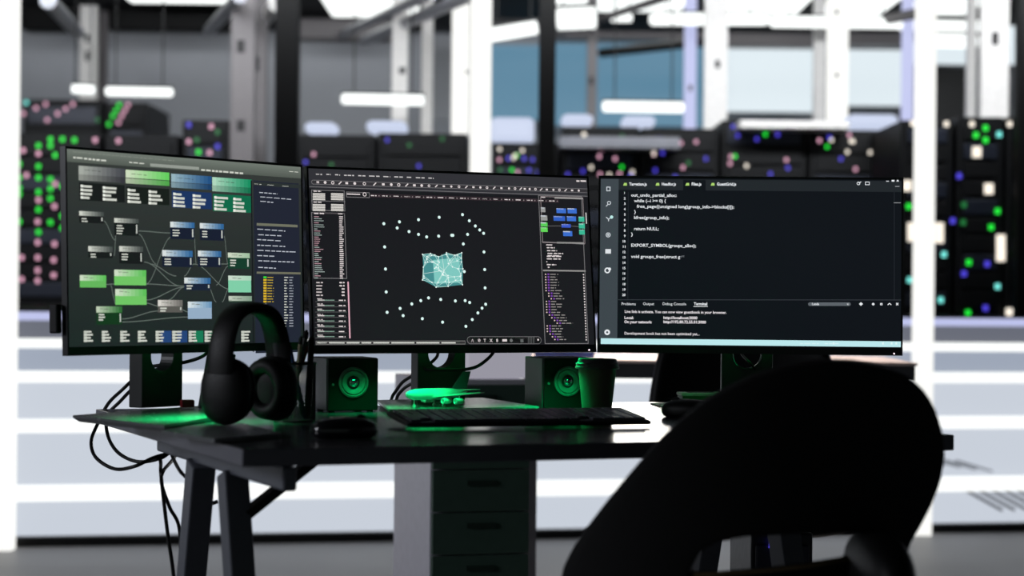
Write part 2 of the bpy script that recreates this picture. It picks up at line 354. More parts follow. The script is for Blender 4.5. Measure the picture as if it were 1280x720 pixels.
for a in ((1015, 283, 1105, 290), (1020, 305, 1175, 318), (1020, 327, 1085, 333), (1005, 466, 1145, 476), (1010, 494, 1125, 500), (1005, 518, 1128, 526), (1005, 546, 1145, 553), (1005, 572, 1200, 581), (1005, 598, 1090, 602), (1010, 624, 1190, 631), (1010, 657, 1098, 662)):
    I.dashes(*z1(*a[:2]), *z1(*a[2:]), (190, 195, 205), h=1.3)
r1(z1, 1002, 435, 1207, 457, (112, 114, 98)); r1(z2, 1002, 118, 1222, 132, (112, 112, 94))
for q in range(19):
    y = 142+q*13.5; r1(z2, 1036, y, 1052, y+9, (60, 220, 60) if q < 1 else (220, 180, 40) if q < 10 else (150, 155, 150))
    if q < 10: I.dashes(*z2(1056, y+5), *z2(1080+random.randint(0, 10), y+5), (200, 170, 60), h=1)
    I.dashes(*z2(1140, y+5), *z2(1150+random.randint(0, 10), y+6), W_, h=1.2); I.dashes(*z2(1165, y+5), *z2(1185, y+6), (150, 155, 165), h=1.2)
I.build(mL)
# ---- middle display
I = Ink(PM); c3 = lambda X, Y: (375+X/6, 200+Y/6); c4 = lambda X, Y: (560+X/6, 200+Y/6); c5 = lambda X, Y: (375+X/5.537, 320+Y/5.537); c6 = lambda X, Y: (560+X/5.537, 320+Y/5.537)
Wp, Gp, Lp = (225, 215, 215), (120, 118, 120), (150, 138, 140)
I.ruv(-.3019, .174, .3019, .136, (50, 50, 55)); I.ruv(-.3019, .136, .3019, -.1635, (27, 27, 31))
for x0, x1, y in ((118, 165, 107), (197, 230, 108), (262, 300, 111), (330, 405, 115), (436, 490, 118), (517, 596, 121), (624, 676, 125), (706, 771, 127), (800, 834, 130), (868, 934, 133), (962, 1002, 136)):
    I.dashes(*c3(x0, y), *c3(x1, y+2), (200, 196, 196), h=1.5)
def capsule(z, x0, y0, x1, y1, h, c, fill):
    n = 24; (a, b_) = I.p.hit(*z(x0, y0)), I.p.hit(*z(x1, y1)); r = h/650/2
    def stad(r_): return [(a[0]-r_*sin(pi*i/n), a[1]+r_*cos(pi*i/n)) for i in range(n+1)]+[(b_[0]+r_*sin(pi*i/n), b_[1]-r_*cos(pi*i/n)) for i in range(n+1)]
    I.poly(stad(r), c); I.poly(stad(r-.0009), fill)
capsule(c3, 100, 166, 2150, 231, 5.6, Gp, (52, 50, 54))
xs = [133, 188, 245, 300, 350, 410, 482, 560, 624, 684, 740, 800, 857, 912, 967, 1022, 1078, 1134, 1192, 1247, 1300, 1352, 1402, 1456, 1510, 1567, 1612, 1655, 1685, 1722, 1765, 1808, 1850, 1900, 1945, 1992, 2040, 2090]
for i, x in enumerate(xs):
    px, py = c3(x, 166+.032*(x-100)); s_ = 1.7 if i < 14 else 1.4; k = i % 4
    if k == 0: I.rect(px-s_, py-s_*.8, px+s_, py+s_*.8, Wp)
    elif k == 1: I.dot(px, py, s_*1.1, Wp)
    elif k == 2: I.ring(px, py, s_*1.25, .9, Wp)
    else: I.line([(px-s_, py+s_), (px+s_, py-s_)], 1.3, Wp)
I.line([c3(70, 200), c3(2160, 272)], .7, Gp)
I.dashes(*c4(962, 158), *c4(1035, 158), Wp, h=2)
I.box(*c3(84, 222), *c3(338, 385), .8, Gp); I.box(*c3(345, 238), *c3(522, 285), .8, Gp); I.line([c3(350, 255), c3(450, 258)], 1.4, Wp); I.ring(*c3(484, 258), 2.6, .9, Wp)
for r in (0, 82):
    I.dashes(*c3(100, 234+r), *c3(160, 235+r), Wp, h=1.3)
    for x in (95, 232):
        y = 248+r
        for q in range(5): I.rect(*c3(x, y+q*11), *c3(x+93, y+q*11+10.2), (222, 218, 212))
I.line([c3(84, 306), c3(338, 312)], .7, Gp)
for i in range(17):
    x = 525+i*83.5; y = 266+i*83.5*.030
    I.rect(*c3(x, y-12), *c3(x+80, y+14), (64, 50, 56)); I.rect(*c3(x+2, y-8), *c3(x+77, y+9), (27, 25, 29)); I.dashes(*c3(x+6, y+1), *c3(x+48, y+2), Wp, h=1.3); I.dot(*c3(x+67, y+3), .8, Lp)
# parameter column
I.box(*c3(84, 392), (375+325/5.537), 320+158/5.537, .8, Gp); I.rect(*c3(90, 394), *c3(335, 408), (70, 64, 68)); I.dashes(*c3(105, 401), *c3(180, 402), Wp, h=1.6); I.dashes(*c3(285, 404), *c3(325, 405), Wp, h=1.6)
y = 270.4
while y < 347.5:
    L = random.uniform(4, 13); x = 392.3+(y-270)*.012
    I.rect(x, y, x+L, y+1.0, (190, 150, 160) if random.random() < .5 else (165, 180, 175)); I.rect(x+31.5, y, x+35+random.random()*2, y+1.3, Wp)
    y += 2.55
for q in range(5): I.dashes(*c5(112, 184+q*22), *c5(158, 184+q*22), (200, 190, 190), h=1.6); I.dashes(*c5(272 if q < 2 else 288, 184+q*22), *c5(308, 184+q*22), Wp, h=1.7)
for q in range(8):
    y = 300+q*36; I.line([c5(104, y+16), c5(322, y+16)], .5, (100, 98, 100)); I.dashes(*c5(118, y-4), *c5(158, y-4), (200, 190, 190), h=1.1)
    I.line([c5(120, y+6), c5(238, y+6)], 1.0, (130, 160, 145)); I.rect(*c5(122, y+2), *c5(168, y+9), Wp); I.dashes(*c5(268, y+7), *c5(314, y+7), Wp, h=1.3)
I.line([c5(332, 178), c5(345, 570)], 1.8, (228, 175, 190))
I.rect(*c5(108, 588), (560+120/5.537), 320+612/5.537, (110, 110, 108)); I.rect(*c5(112, 593), (560+116/5.537), 320+607/5.537, (40, 36, 40))
x = 118
while x < 1090:
    w = random.uniform(60, 160); I.line([c5(x, 601), c5(min(x+w, 1125), 601)], 1.5, (220, 222, 214)); x += w+14
capsule(c6, 155, 583, 622, 583, 9.8, Gp, (16, 16, 18))
for x, t in ((172, 'A'), (215, 0), (258, 'T'), (300, 'X'), (345, '8')):
    if t: I.text(t, *c6(x-12, 595), 5.5, Wp, bold=.02)
    else: I.dot(*c6(x, 584), 2.1, Wp)
I.rect(*c6(375, 576), *c6(408, 592), Wp); I.dot(*c6(437, 585), 2.2, (110, 112, 112)); I.rect(*c6(500, 575), *c6(522, 598), (95, 98, 98)); I.dot(*c6(623, 580), 1.3, Wp)
for q in range(4):
    for s_ in range(3): I.rect(*c6(552+s_*17, 562+q*11), *c6(564+s_*17, 568+q*11), (90, 92, 92))
# right column
I.box(*c4(676, 262), *c6(972, 608), .9, Gp); I.box(*c4(692, 272), *c4(1028, 628), .7, Lp)
I.rect(*c4(798, 278), *c4(1012, 296), (150, 148, 146)); I.dashes(*c4(697, 280), *c4(728, 282), Wp, h=1.1)
for (x0, y0, x1, y1, c) in ((694, 355, 730, 392, (150, 150, 150)), (694, 415, 745, 455, (150, 152, 150)), (694, 467, 746, 500, (90, 205, 90)), (694, 505, 747, 540, (100, 215, 90)),
    (812, 362, 885, 400, (60, 110, 205)), (895, 362, 965, 402, (60, 110, 205)), (790, 420, 878, 458, (50, 95, 195)), (890, 422, 960, 460, (60, 110, 205)), (850, 480, 920, 508, (60, 90, 200)), (862, 533, 932, 572, (60, 110, 205)),
    (978, 425, 1022, 464, (60, 185, 150)), (980, 476, 1026, 514, (60, 185, 150)), (982, 522, 1026, 560, (60, 185, 150))):
    I.rect(*c4(x0, y0), *c4(x1, y1), c); I.rect(*c4(x0, y0), *c4(x0+(x1-x0)*.75, y0+9), (205, 212, 220))
I.line([c4(745, 495), c4(850, 495)], .5, Gp); I.line([c4(920, 495), c4(980, 500)], .5, Gp); I.rect(*c4(1030, 395), *c4(1041, 478), (215, 215, 212))
I.rect(*c4(815, 614), *c4(1018, 630), (150, 148, 146)); I.line([c4(703, 612), c4(1025, 632)], .8, Gp)
for x, y, w in ((735, 637, 50), (740, 658, 60), (742, 680, 75), (745, 701, 118), (746, 718, 90)): I.dashes(*c4(x, y), *c4(x+w, y+1), Wp, h=1.4)
for x, y, w in ((683, 2, 100), (683, 20, 95), (680, 40, 6), (683, 60, 65), (690, 78, 12)): I.dashes(*c6(x, y), *c6(x+w, y+1), Wp, h=1.5)
I.line([c6(657, 100), c6(952, 104)], 1.8, (150, 148, 146))
ind = [0, 0, 0, 0, 0, 0, 0, 18, 18, 34, 0, 0, 0, 0, 0, 18, 34, 52, 70, 0, 0, 0, 18, 34, 50]
for q, dx in enumerate(ind):
    y = 127+q*18.8; x = 670+dx+q*.6
    I.rect(*c6(x, y-4), *c6(x+9, y+4), (225, 200, 195)); I.rect(*c6(x+18, y-6), *c6(x+30, y+5), (125, 70, 175)); I.dashes(*c6(x+36, y), *c6(x+36+random.randint(35, 85), y), (150, 145, 142), h=1.1); I.dot(*c6(937+q*.8, y+2), 1.0, Wp)
# dots and cube
for z, L in ((c3, ((628, 478), (745, 464), (728, 510), (888, 448), (1043, 430), (817, 537), (888, 558), (949, 577), (1039, 571), (1137, 565), (634, 652))),
             (c4, ((108, 410), (159, 456), (204, 495), (237, 525), (266, 550), (146, 558), (36, 565), (114, 630), (269, 690))),
             (c5, ((591, 90), (596, 249), (602, 390), (713, 413), (846, 434), (986, 458), (692, 363), (773, 332), (835, 309), (889, 290), (973, 301))),
             (c6, ((112, 108), (253, 94), (256, 221), (260, 334), (235, 361), (206, 394), (167, 440), (123, 487), (118, 309), (149, 322), (50, 311)))):
    for p in L: I.dot(*z(*p), 2.0, (214, 240, 236), 1.1)
cube = [(528, 318), (538, 317), (548, 321), (558, 316), (568, 319), (577, 316), (578.5, 336), (578, 356), (560, 358), (545, 359), (528, 350), (529, 334)]
I.poly([PM.hit(*p) for p in cube], (70, 140, 142)); I.poly([PM.hit(*p) for p in ((541, 325), (574, 322), (576, 353), (543, 355))], (128, 200, 192))
pts = [(528+random.random()*50, 318+random.random()*38) for _ in range(46)]+cube
for i, a in enumerate(pts):
    for b_ in sorted(pts, key=lambda q: (q[0]-a[0])**2+(q[1]-a[1])**2)[1:5]: I.line([a, b_], .5, (196, 236, 228))
for a in pts: I.dot(*a, 1.0, (235, 250, 246), 1, 6)
for a in ((534, 321), (552, 318), (571, 318), (530, 342), (545, 356), (562, 354)): I.line([a, (555, 338)], .4, (230, 245, 240))
I.build(mM)
# ---- right display
I = Ink(PR); Wt = (232, 236, 240); c7 = lambda X, Y: (740+X/6, 210+Y/6); c8 = lambda X, Y: (740+X/6, 330+Y/6)
c9 = lambda X, Y: (940+X/6, 210+Y/6); c10 = lambda X, Y: (940+X/6, 330+Y/6)
I.rect(751, 223.6, 1128, 240, (33, 38, 42)); I.rect(854, 225, 882, 239.5, (12, 16, 22)); I.rect(751, 223.6, 771.5, 423, (62, 70, 76)); I.rect(751, 422.8, 1128, 434, (188, 232, 236))
for x, t, w in ((233, 'Targetion.js', 132), (476, 'Headfor.js', 108), (700, 'Files.js', 74), (890, 'GuestGrid.js', 145)):
    I.poly([PR.hit(*c7(x, 132)), PR.hit(*c7(x+8, 112)), PR.hit(*c7(x+28, 112)), PR.hit(*c7(x+30, 132))], (170, 210, 110)); I.text(t, *c7(x+46, 131), 5.4, Wt, w=w/6, bold=.03)
def code(z, t, x, y, w, s=5.6, c=Wt, bold=.018): I.text(t, *z(x, y), s, c, w=w/6, bold=bold)
code(c7, 'out_undo_partial_alloc:', 293, 214, 342); code(c7, 'while (--i >= 0) {', 316, 256, 238); code(c7, 'free_page((unsigned long)group_info->blocks[i]);', 336, 298, 730)
code(c7, '}', 316, 340, 13); code(c7, 'kfree(group_info);', 314, 382, 264); code(c7, 'return NULL;', 314, 466, 186); code(c7, '}', 293, 508, 13)
code(c7, 'EXPORT_SYMBOL(groups_alloc);', 292, 590, 488); code(c7, 'void groups_free(struct g', 293, 674, 368); code(c7, 'r=', 664, 674, 28, c=(110, 115, 120))
for i in range(20):
    y = 192+10+i*40.2 - 6; t = str(i+1); px, py = c7(252, y); w = 1.7*len(t) if len(t) > 1 or i else 1.2
    I.text(t, px-2.1*len(t), py, 4.2, Wt, w=2.0*len(t) if t != '1' else 1.0, bold=.03)
I.line([c7(272, 180), c8(268, 268)], .5, (44, 50, 56)); I.line([c8(185, 268), c10(1125, 270)], .9, (52, 56, 62)); I.line([c9(1067, 160), c10(1067, 268)], 1.2, (30, 34, 40))
code(c8, 'Problems', 220, 308, 108, 5, bold=0); code(c8, 'Output', 382, 308, 84, 5, bold=0); code(c8, 'Debug Console', 528, 308, 178, 5, bold=0); code(c8, 'Terminal', 764, 308, 100, 5, bold=.03); I.line([c8(760, 319), c8(868, 319)], .7, Wt)
Wr = (232, 226, 230)
code(c8, 'Live link is activate. You can now view guestbook in your browser.', 244, 366, 764, 5, Wr, .02); code(c8, 'Local:', 242, 412, 70, 5, Wr, .03); code(c8, 'On your network:', 242, 443, 206, 5, Wr, .03)
code(c8, 'http://localhost:3000', 535, 412, 255, 5, Wr, .03); code(c8, 'http://192.80.72.55.01:3000', 535, 443, 320, 5, Wr, .03); code(c8, 'Development book has not been optimized yet...', 242, 529, 565, 5, Wr, .015)
# side icons
ic = (205, 212, 218)
I.box(*c7(108, 140), *c7(138, 174), 1.1, ic); I.ring(*c7(128, 262), 2.6, 1, ic); I.line([c7(118, 274), c7(106, 288)], 1.1, ic)
I.line([c7(106, 368), c7(124, 385)], 1.1, ic); I.line([c7(124, 400), c7(124, 380)], 1.1, ic); I.line([c7(124, 385), c7(140, 372)], 1.1, ic); I.dot(*c7(147, 368), 2.2, (190, 236, 232))
I.ring(*c7(121, 502), 3.2, 1.1, ic); I.dot(*c7(121, 502), 1.3, ic); I.rect(*c7(100, 608), *c7(142, 642), (222, 226, 230))
I.ring(*c8(115, 48), 3.8, 1.6, Wt); I.dot(*c8(132, 38), 2, Wt); I.ring(*c8(114, 512), 3.7, 2.3, Wt)
I.ring(*c9(798, 116), 2.2, .8, Wt); I.line([c9(800, 114), c9(818, 103)], .9, Wt); I.box(*c9(848, 103), *c9(882, 128), .8, Wt)
I.line([c9(1006, 99), c9(1026, 99)], .9, Wt); I.rect(*c9(1047, 86), *c9(1068, 102), Wt); I.line([c9(1085, 86), c9(1100, 101)], 1.1, Wt); I.line([c9(1085, 101), c9(1100, 86)], 1.1, Wt)
I.dashes(*c9(1073, 138), *c9(1108, 138), (150, 152, 156), h=1); I.line([c9(1063, 261), c9(1116, 261)], .8, (150, 152, 156))
capsule(c10, 434, 301, 727, 301, 4.6, (92, 98, 104), (92, 98, 104)); I.text('1.node', *c10(446, 308), 4.2, Wt, w=9.5, bold=.03); I.dot(*c10(720, 301), 1.4, Wt)
I.poly([PR.hit(*c10(802, 300)), PR.hit(*c10(817, 286)), PR.hit(*c10(832, 300)), PR.hit(*c10(817, 314))], Wt); I.dot(*c10(909, 301), 1.7, Wt); I.box(*c10(961, 293), *c10(978, 309), .9, Wt)
I.line([c10(1018, 307), c10(1031, 294), c10(1044, 307)], 1.1, Wt); I.line([c10(1081, 292), c10(1097, 309)], 1.1, Wt); I.line([c10(1081, 309), c10(1097, 292)], 1.1, Wt)
for x in (605, 975, 1040, 1075): I.rect(*c10(x, 588), *c10(x+14, 604), (222, 246, 246))
I.dashes(*c10(360, 597), *c10(500, 597), (206, 238, 240), h=1.5); I.dashes(*c10(545, 597), *c10(650, 597), (210, 240, 242), h=1.5)
I.build(mR)
# ================================================================ SMALL THINGS ON THE DESK
def speaker(px, py, label):
    fl = G(px, py, DZ); ex, ey, _ = frame(R(22)); w, d, h = .100, .096, .100; c = V((fl.x, fl.y, DZ))+ex*w/2+ey*d/2
    t = thing('desk_speaker', label, 'speaker', c, 'desk speakers')
    b = MB(); b.box(c+Z*(h/2+.002)+ey*.003, (w, d-.006, h), (ex, ey, Z)); b.build('cabinet', M['spk_side'], t, .002)
    b = MB(); b.box(c+Z*(h/2+.002)-ey*(d/2-.001), (w-.002, .006, h-.002), (ex, ey, Z)); b.build('front_baffle', M['spk_front'], t, .001)
    fc = c-ey*(d/2+.002)+Z*(.056); ax = (ex, Z, -ey)
    b = MB(); b.lathe([(.029, 0), (.029, .003), (.026, .005), (.024, .001), (.022, .004), (.019, .004), (.011, -.003+.002), (.010, 0)], fc, ax, 48); b.build('speaker_cone', M['cone'], t)
    b = MB(); b.lathe([(.0098, .0), (.0095, .003), (.007, .0065), (.003, .008), (.0004, .0084)], fc, ax, 32); dc = b.build('dust_cap', M['chrome'], t)
    b = MB(); b.lathe([(.0025, 0), (.0025, .0015), (.002, .002)], fc-ex*.040-Z*.004, ax, 14); b.build('indicator', M['cone'], t)
    b = MB()
    for i in (-1, 1):
        for j in (-1, 1): b.lathe([(.006, 0), (.006, .0025)], c+ex*i*.038+ey*j*.036, None, 14)
    b.build('rubber_feet', M['rubber'], t)
speaker(409, 515.5, 'small cube speaker left of the toy plane with a round cone')
speaker(679, 513, 'small cube speaker standing behind the paper cup')
# paper cup
c = G(746, 518, DZ); t = thing('paper_cup', 'takeaway paper cup with a plastic lid in front of the keyboard end', 'cup', c)
c = V((c.x, c.y, DZ)); s_ = c.y/2680
b = MB(); b.lathe([(.0265, 0), (.0278, .001), (.0275, .004), (.0362, .089), (.0375, .090), (.0375, .0915)], c, None, 48); b.build('cup_body', M['cup'], t)
b = MB(); b.lathe([(.0405, .086), (.0418, .087), (.0418, .090), (.0402, .091), (.0405, .096), (.039, .097), (.0375, .098), (.0365, .1025), (.035, .105), (.033, .105), (.0325, .102), (.001, .102)], c, None, 48); b.build('cup_lid', M['lid'], t)
# keyboard
A = G(509, 537, DZ); B_ = G(815, 533, DZ); ke = (B_-A).normalized(); kd = V((-ke.y, ke.x, 0)); kl = (B_-A).length; kdep = .130
kb = thing('keyboard', 'black low keyboard lying in front of the middle monitor', 'keyboard', A+ke*kl/2+kd*.07)
b = MB(); a = R(5.5); up = V((0, 0, 1)); kt = (kd*cos(a)+Z*sin(a)); kn = ke.cross(kt)
b.box(A+ke*kl/2+kt*kdep/2+kn*.0055+Z*.001, (kl, kdep, .008), (ke, kt, kn)); b.build('keyboard_case', M['keyb'], kb, .004)
b = MB(); nr, cols = 6, 21; pw, ph = (kl-.016)/cols, (kdep-.014)/nr
for r in range(nr):
    i = 0
    while i < cols:
        w = 1
        if r == 0 and i in (1, 15): i += 1; continue
        if r == 0 and 4 <= i < 10: w = 6
        elif i == 14 and r in (1, 2, 3, 4): w = 1
        elif i == 0 and r in (1, 2): w = 2
        o = A+ke*(.008+(i+w/2)*pw)+kt*(.007+(r+.5)*ph)+kn*.0125
        b.box(o, (w*pw-.0028, ph-.0028, .005), (ke, kt, kn)); i += w
b.build('keycaps', M['keycap'], kb, .0012)
b = MB(); [b.box(A+ke*(kl*.5+s_*kl*.42)+kt*(kdep-.012)+Z*.006, (.03, .008, .012), (ke, kd, Z)) for s_ in (-1, 1)]; b.build('tilt_feet', M['rubber'], kb)
# mice
def mouse(px, py, yaw, label, m):
    c = G(px, py, DZ); ex, ey, _ = frame(yaw); t = thing('computer_mouse', label, 'mouse', c)
    b = MB(); b.ell(c+Z*.013, (.032, .055, .021), (ex, ey, Z), pw=.85)
    b.v = [(x, y, max(z, DZ+.0008)) for x, y, z in b.v]; b.build('mouse_body', m, t)
    b = MB(); b.lathe([(.0085, -.003), (.010, -.002), (.010, .002), (.0085, .003)], c+ey*.028+Z*.0275, (ey, Z, ex), 20); b.build('scroll_wheel', M['rubber'], t)
    b = MB(); b.box(c-ey*.0+Z*.0338+ey*.03, (.0012, .03, .001), (ex, ey, Z)); b.build('button_seam', M['rubber'], t)
gm = mat('mouse_gloss', (20, 21, 24), .18, coat=.5)
mouse(430, 548, R(-60), 'glossy black mouse near the front edge left of the keyboard', gm)
mouse(862, 522, R(60), 'black mouse partly hidden by the near chair right of the keyboard', M['plastic'])
# card box, papers
bx = G(852, 508, DZ); ex, ey, _ = frame(R(6)); c = V((bx.x, bx.y, DZ))+ex*.045+ey*.03+Z*.003
t = thing('card_box', 'small green box with a white lid beside the near chair back', 'box', c)
b = MB(); b.box(c+Z*.010, (.086, .056, .018), (ex, ey, Z)); b.build('box_body', M['card_green'], t, .001)
b = MB(); b.box(c+Z*.021, (.090, .060, .006), (ex, ey, Z)); b.build('box_lid', M['card_white'], t, .0015)
b = MB(); b.box(c+Z*.0244, (.055, .028, .0006), (ex, ey, Z)); b.build('lid_label', M['ink'], t)
b = MB(); c2 = c-ex*.02+Z*-.0015; b.box(c2, (.15, .11, .0025), (ex, ey, Z)); o = b.build('paper_sheets', M['paper']); tag(o, 'thin stack of white papers under the small green box', 'papers')
# plane
t0 = G(548, 508.5, DZ+.012); Cn = P(546, 491, t0.y); fw = V((-.74, -.67, 0)).normalized(); wg = V((-fw.y, fw.x, 0)); 
if wg.x < 0: wg = -wg
tp = thing('model_airplane', 'metal toy jet airplane standing on the middle monitor base', 'model airplane', V((Cn.x, Cn.y, DZ+.012)))
ln = .150; prof = [(-.5, .0015), (-.46, .0035), (-.38, .0065), (-.25, .0095), (-.1, .011), (.25, .011), (.36, .0105), (.43, .0085), (.475, .0055), (.495, .0022)]
b = MB(); b.tube([Cn-Z*.002+fw*ln*x+Z*(.006*max(0, -x-.2)) for x, _ in prof], .01, 20, [r*.98 for _, r in prof]); b.build('fuselage', M['plane'], tp)
def wing(mb, root, dirs, chord, tipch, span, sweep, dih, th):
    le = root+fw*chord/2; te = root-fw*chord/2; tl = root+dirs*span-fw*sweep+Z*dih+fw*tipch/2; tt = tl-fw*tipch
    n = V((0, 0, th/2)) if abs(dirs.z) < .5 else wg*th/2
    q = [le, te, tt, tl]; mb.add([p+n for p in q[:2]]+[p+n*.4 for p in q[2:]]+[p-n for p in q[:2]]+[p-n*.4 for p in q[2:]], [(0, 1, 2, 3), (7, 6, 5, 4), (0, 4, 5, 1), (1, 5, 6, 2), (2, 6, 7, 3), (3, 7, 4, 0)])
for s_ in (1, -1):
    b = MB(); wing(b, Cn-Z*.006+wg*s_*.006, wg*s_, .042, .011, .076, .042, .009, .0045); b.build('wing', M['plane'], tp)
    b = MB(); wing(b, Cn-fw*.062+Z*.004, wg*s_, .018, .007, .032, .015, .002, .002); b.build('tailplane', M['plane'], tp)
    for q in (.026, .048):
        o = Cn-Z*.014+wg*s_*q-fw*(q*.55-.012); b = MB(); b.lathe([(.0042, -.010), (.0055, -.006), (.006, .006), (.0058, .010), (.0042, .0105), (.002, .007)], o, (wg, Z, fw), 20); b.bar(o+Z*.004, o+Z*.009, .0015, .008); b.build('engine', M['plane'], tp)
b = MB(); wing(b, Cn-fw*.054+Z*.006, Z, .036, .019, .033, .020, 0, .004); b.build('tail_fin', [M['plane_fin']], tp)
for o in (Cn+fw*.055, Cn-fw*.005+wg*.014, Cn-fw*.005-wg*.014):
    b = MB(); b.tube([o-Z*.006, V((o.x, o.y, DZ+.0155))], .0012, 8); b.lathe([(.003, -.0015), (.003, .0015)], V((o.x, o.y, DZ+.0152)), (fw, Z, wg), 14); b.build('landing_gear', M['plane'], tp)
# headphones
hx = V((.50, .866, 0)); hp = V((.866, -.50, 0)); Hc = V((-.432, 3.545, DZ+.008))
hd = thing('headphones', 'black over-ear headphones standing upright at the left of the desk', 'headphones', Hc)
for s_ in (-1, 1):
    cc = Hc+hx*s_*.064+Z*.056; tl = (Z*cos(.08)+hx*s_*-.05).normalized()
    b = MB(); b.ell(cc, (.047, .055, .024), (hp, tl, hx), pw=.85); b.build('ear_cup', M['plastic'], hd)
    b = MB(); 
    for k in range(1): b.tube([cc-hx*s_*.018+hp*.031*cos(a_)+tl*.038*sin(a_) for a_ in [2*pi*i/28 for i in range(29)]], .014, 12)
    b.build('ear_cushion', M['leather'], hd)
    b = MB(); b.tube([cc+hx*s_*.012+tl*.01, cc+hx*s_*.016+tl*.05, cc+hx*s_*.012+tl*.082], .006, 10, sc=(1.5, .8), ref=hp); b.build('yoke', M['slate'], hd)
arc = [Hc+hx*.080*math.copysign(abs(cos(t_))**.8, -cos(t_))+Z*(.085+.110*sin(t_)**.85) for t_ in [pi*i/40 for i in range(41)]]
b = MB(); b.tube(arc, .0065, 14, sc=(4.0, 1), ref=hp); b.build('headband', M['plastic'], hd)
ar2 = [Hc+(p-Hc)*.955+Z*.0 for p in arc[6:35]]
b = MB(); b.tube(ar2, .006, 12, sc=(3.2, .9), ref=hp); b.build('headband_padding', M['leather'], hd)
# notebook under headphones
q = [G(203, 538, DZ+.008), G(268, 548.5, DZ+.008), G(352, 541, DZ+.008), G(285, 524, DZ+.008)]
o = MB().prism(q, DZ+.0006, DZ+.008).build('notebook', M['plate'], None, .001); tag(o, 'thin dark grey closed tablet lying under the headphones', 'tablet')
# leaning slab + small plug
c = G(247, 511, DZ+.0125); ex, ey, _ = frame(R(10)); tt = (Z*cos(.14)+V((.16, 0, 0))).normalized()
b = MB(); b.box(c+tt*.0505+ex*.026, (.052, .012, .10), (ex, ey, tt)); o = b.build('slim_drive', M['slate'], None, .003); tag(o, 'slim dark grey drive leaning behind the headphones', 'hard drive')
c = G(234, 510, DZ+.0125); b = MB(); b.box(c+Z*.008, (.024, .018, .014), frame(R(20))); b.build('cable_connector', M['red'], None, .002)
o = bpy.data.objects['cable_connector']; tag(o, 'small dark red connector block on the left monitor base', 'connector')
# pen holder
c = G(368, 527, DZ); ph = thing('pen_holder', 'black wire mesh pen holder between headphones and left speaker', 'pen holder', c)
me = MB(); na, nz, r0, hh = 72, 32, .036, .1; vs = []
for j in range(nz+1):
    for i in range(na): a_ = 2*pi*(i+(j % 2)*.5)/na; vs.append(c+V((r0*cos(a_), r0*sin(a_), .002+hh*j/nz)))
fs = []
for j in range(0, nz-1):
    for i in range(na):
        if j % 2 == 0: fs.append((j*na+i, (j+1)*na+i, (j+2)*na+i, (j+1)*na+(i-1) % na))
        elif j+2 <= nz: fs.append((j*na+i, (j+1)*na+(i+1) % na, (j+2)*na+i, (j+1)*na+i))
me.add(vs, fs); o = me.build('mesh_wall', M['mesh'], ph); w = o.modifiers.new('w', 'WIREFRAME'); w.thickness = .0011; w.use_replace = True
b = MB(); b.lathe([(.037, .100), (.0378, .102), (.037, .104), (.0355, .102), (.0355, .100)], c, None, 40, False); b.build('rim', M['stand'], ph)
b = MB(); b.lathe([(.0365, .0003), (.0365, .003)], c, None, 40); b.build('holder_base', M['stand'], ph)
pens = [('red', -.02, .01, .024, .028, .145, 'red pencil with dark tip standing in the mesh holder', 'pencil'), ('tan', .0, -.01, .012, -.02, .150, 'bare wood pencil in the mesh holder', 'pencil'), ('plastic', .015, .01, -.018, .012, .155, 'black pen leaning left in the mesh holder', 'pen'),
        ('bluep', .02, -.012, -.01, -.016, .14, 'dark blue pen in the mesh holder', 'pen'), ('slate', -.012, -.02, .02, .0, .16, 'grey marker leaning right in the mesh holder', 'marker'), ('rubber', .022, .0, .028, .01, .15, 'short black marker at the rim of the mesh holder', 'marker')]
for mm, x0, y0, x1, y1, L, lb, ct in pens:
    a0 = c+V((x0, y0, .006)); a1 = c+V((x1, y1, L)); d = a1-a0
    r = .0035 if ct != 'marker' else .0055
    t = thing(ct, lb, ct, a0); b = MB(); b.tube([a0, a0+d*.04, a0+d*.9], r, 8, [r*.5, r, r]); b.build('barrel', M[mm], t)
    b = MB(); b.tube([a0+d*.9, a0+d*.97, a1], r, 8, [r*1.1, r*.9, r*.25]); b.build('tip', M['rubber'], t)
# cables
def cab(pts, r, lb, name='cable', m='cable'):
    o = MB().tube(smooth([P(*p) for p in pts], 10), r, 10).build(name, M[m]); return tag(o, lb, 'cable')
cab([(196, 462, 4.03), (175, 468, 4.06), (152, 488, 4.06), (135, 505, 4.10), (122, 530, 4.10), (114, 552, 4.05), (120, 572, 4.0), (143, 586, 3.95), (168, 583, 3.9), (192, 572, 3.92), (214, 566, 3.97)], .0034, 'black cable looping widest below the left rear corner of the desk')
cab([(200, 470, 4.05), (170, 483, 4.08), (150, 502, 4.12), (134, 520, 4.12), (135, 545, 4.06), (148, 566, 4.0), (172, 577, 3.95), (200, 573, 3.93), (216, 562, 3.98)], .0034, 'black cable in the inner smaller loop below the left rear corner')
cab([(200, 572, 3.93), (201, 580, 3.9), (201, 590, 3.8), (204, 620, 3.8), (210, 670, 3.8), (217, 720, 3.8), (222, 800, 3.8), (226, 900, 3.8)], .0034, 'black cable hanging straight to the floor left of the trestle legs')
cab([(222, 566, 4.0), (214, 577, 3.9), (204, 589, 3.8), (202, 604, 3.8), (212, 634, 3.82), (224, 660, 3.84), (227, 720, 3.84), (236, 820, 3.84), (240, 900, 3.82)], .0033, 'black cable curving behind the rear trestle leg')
cab([(212, 562, 3.95), (219, 578, 3.85), (226, 590, 3.7), (238, 602, 3.75), (252, 620, 3.8), (262, 629, 3.8), (272, 627, 3.8)], .0033, 'short black cable sagging between the two left trestle legs')
cab([(190, 458, 4.03), (205, 456, 4.0), (230, 453, 3.98), (252, 446, 3.96), (264, 436, 3.96)], .0034, 'thin cable running right from the left monitor stand hole')
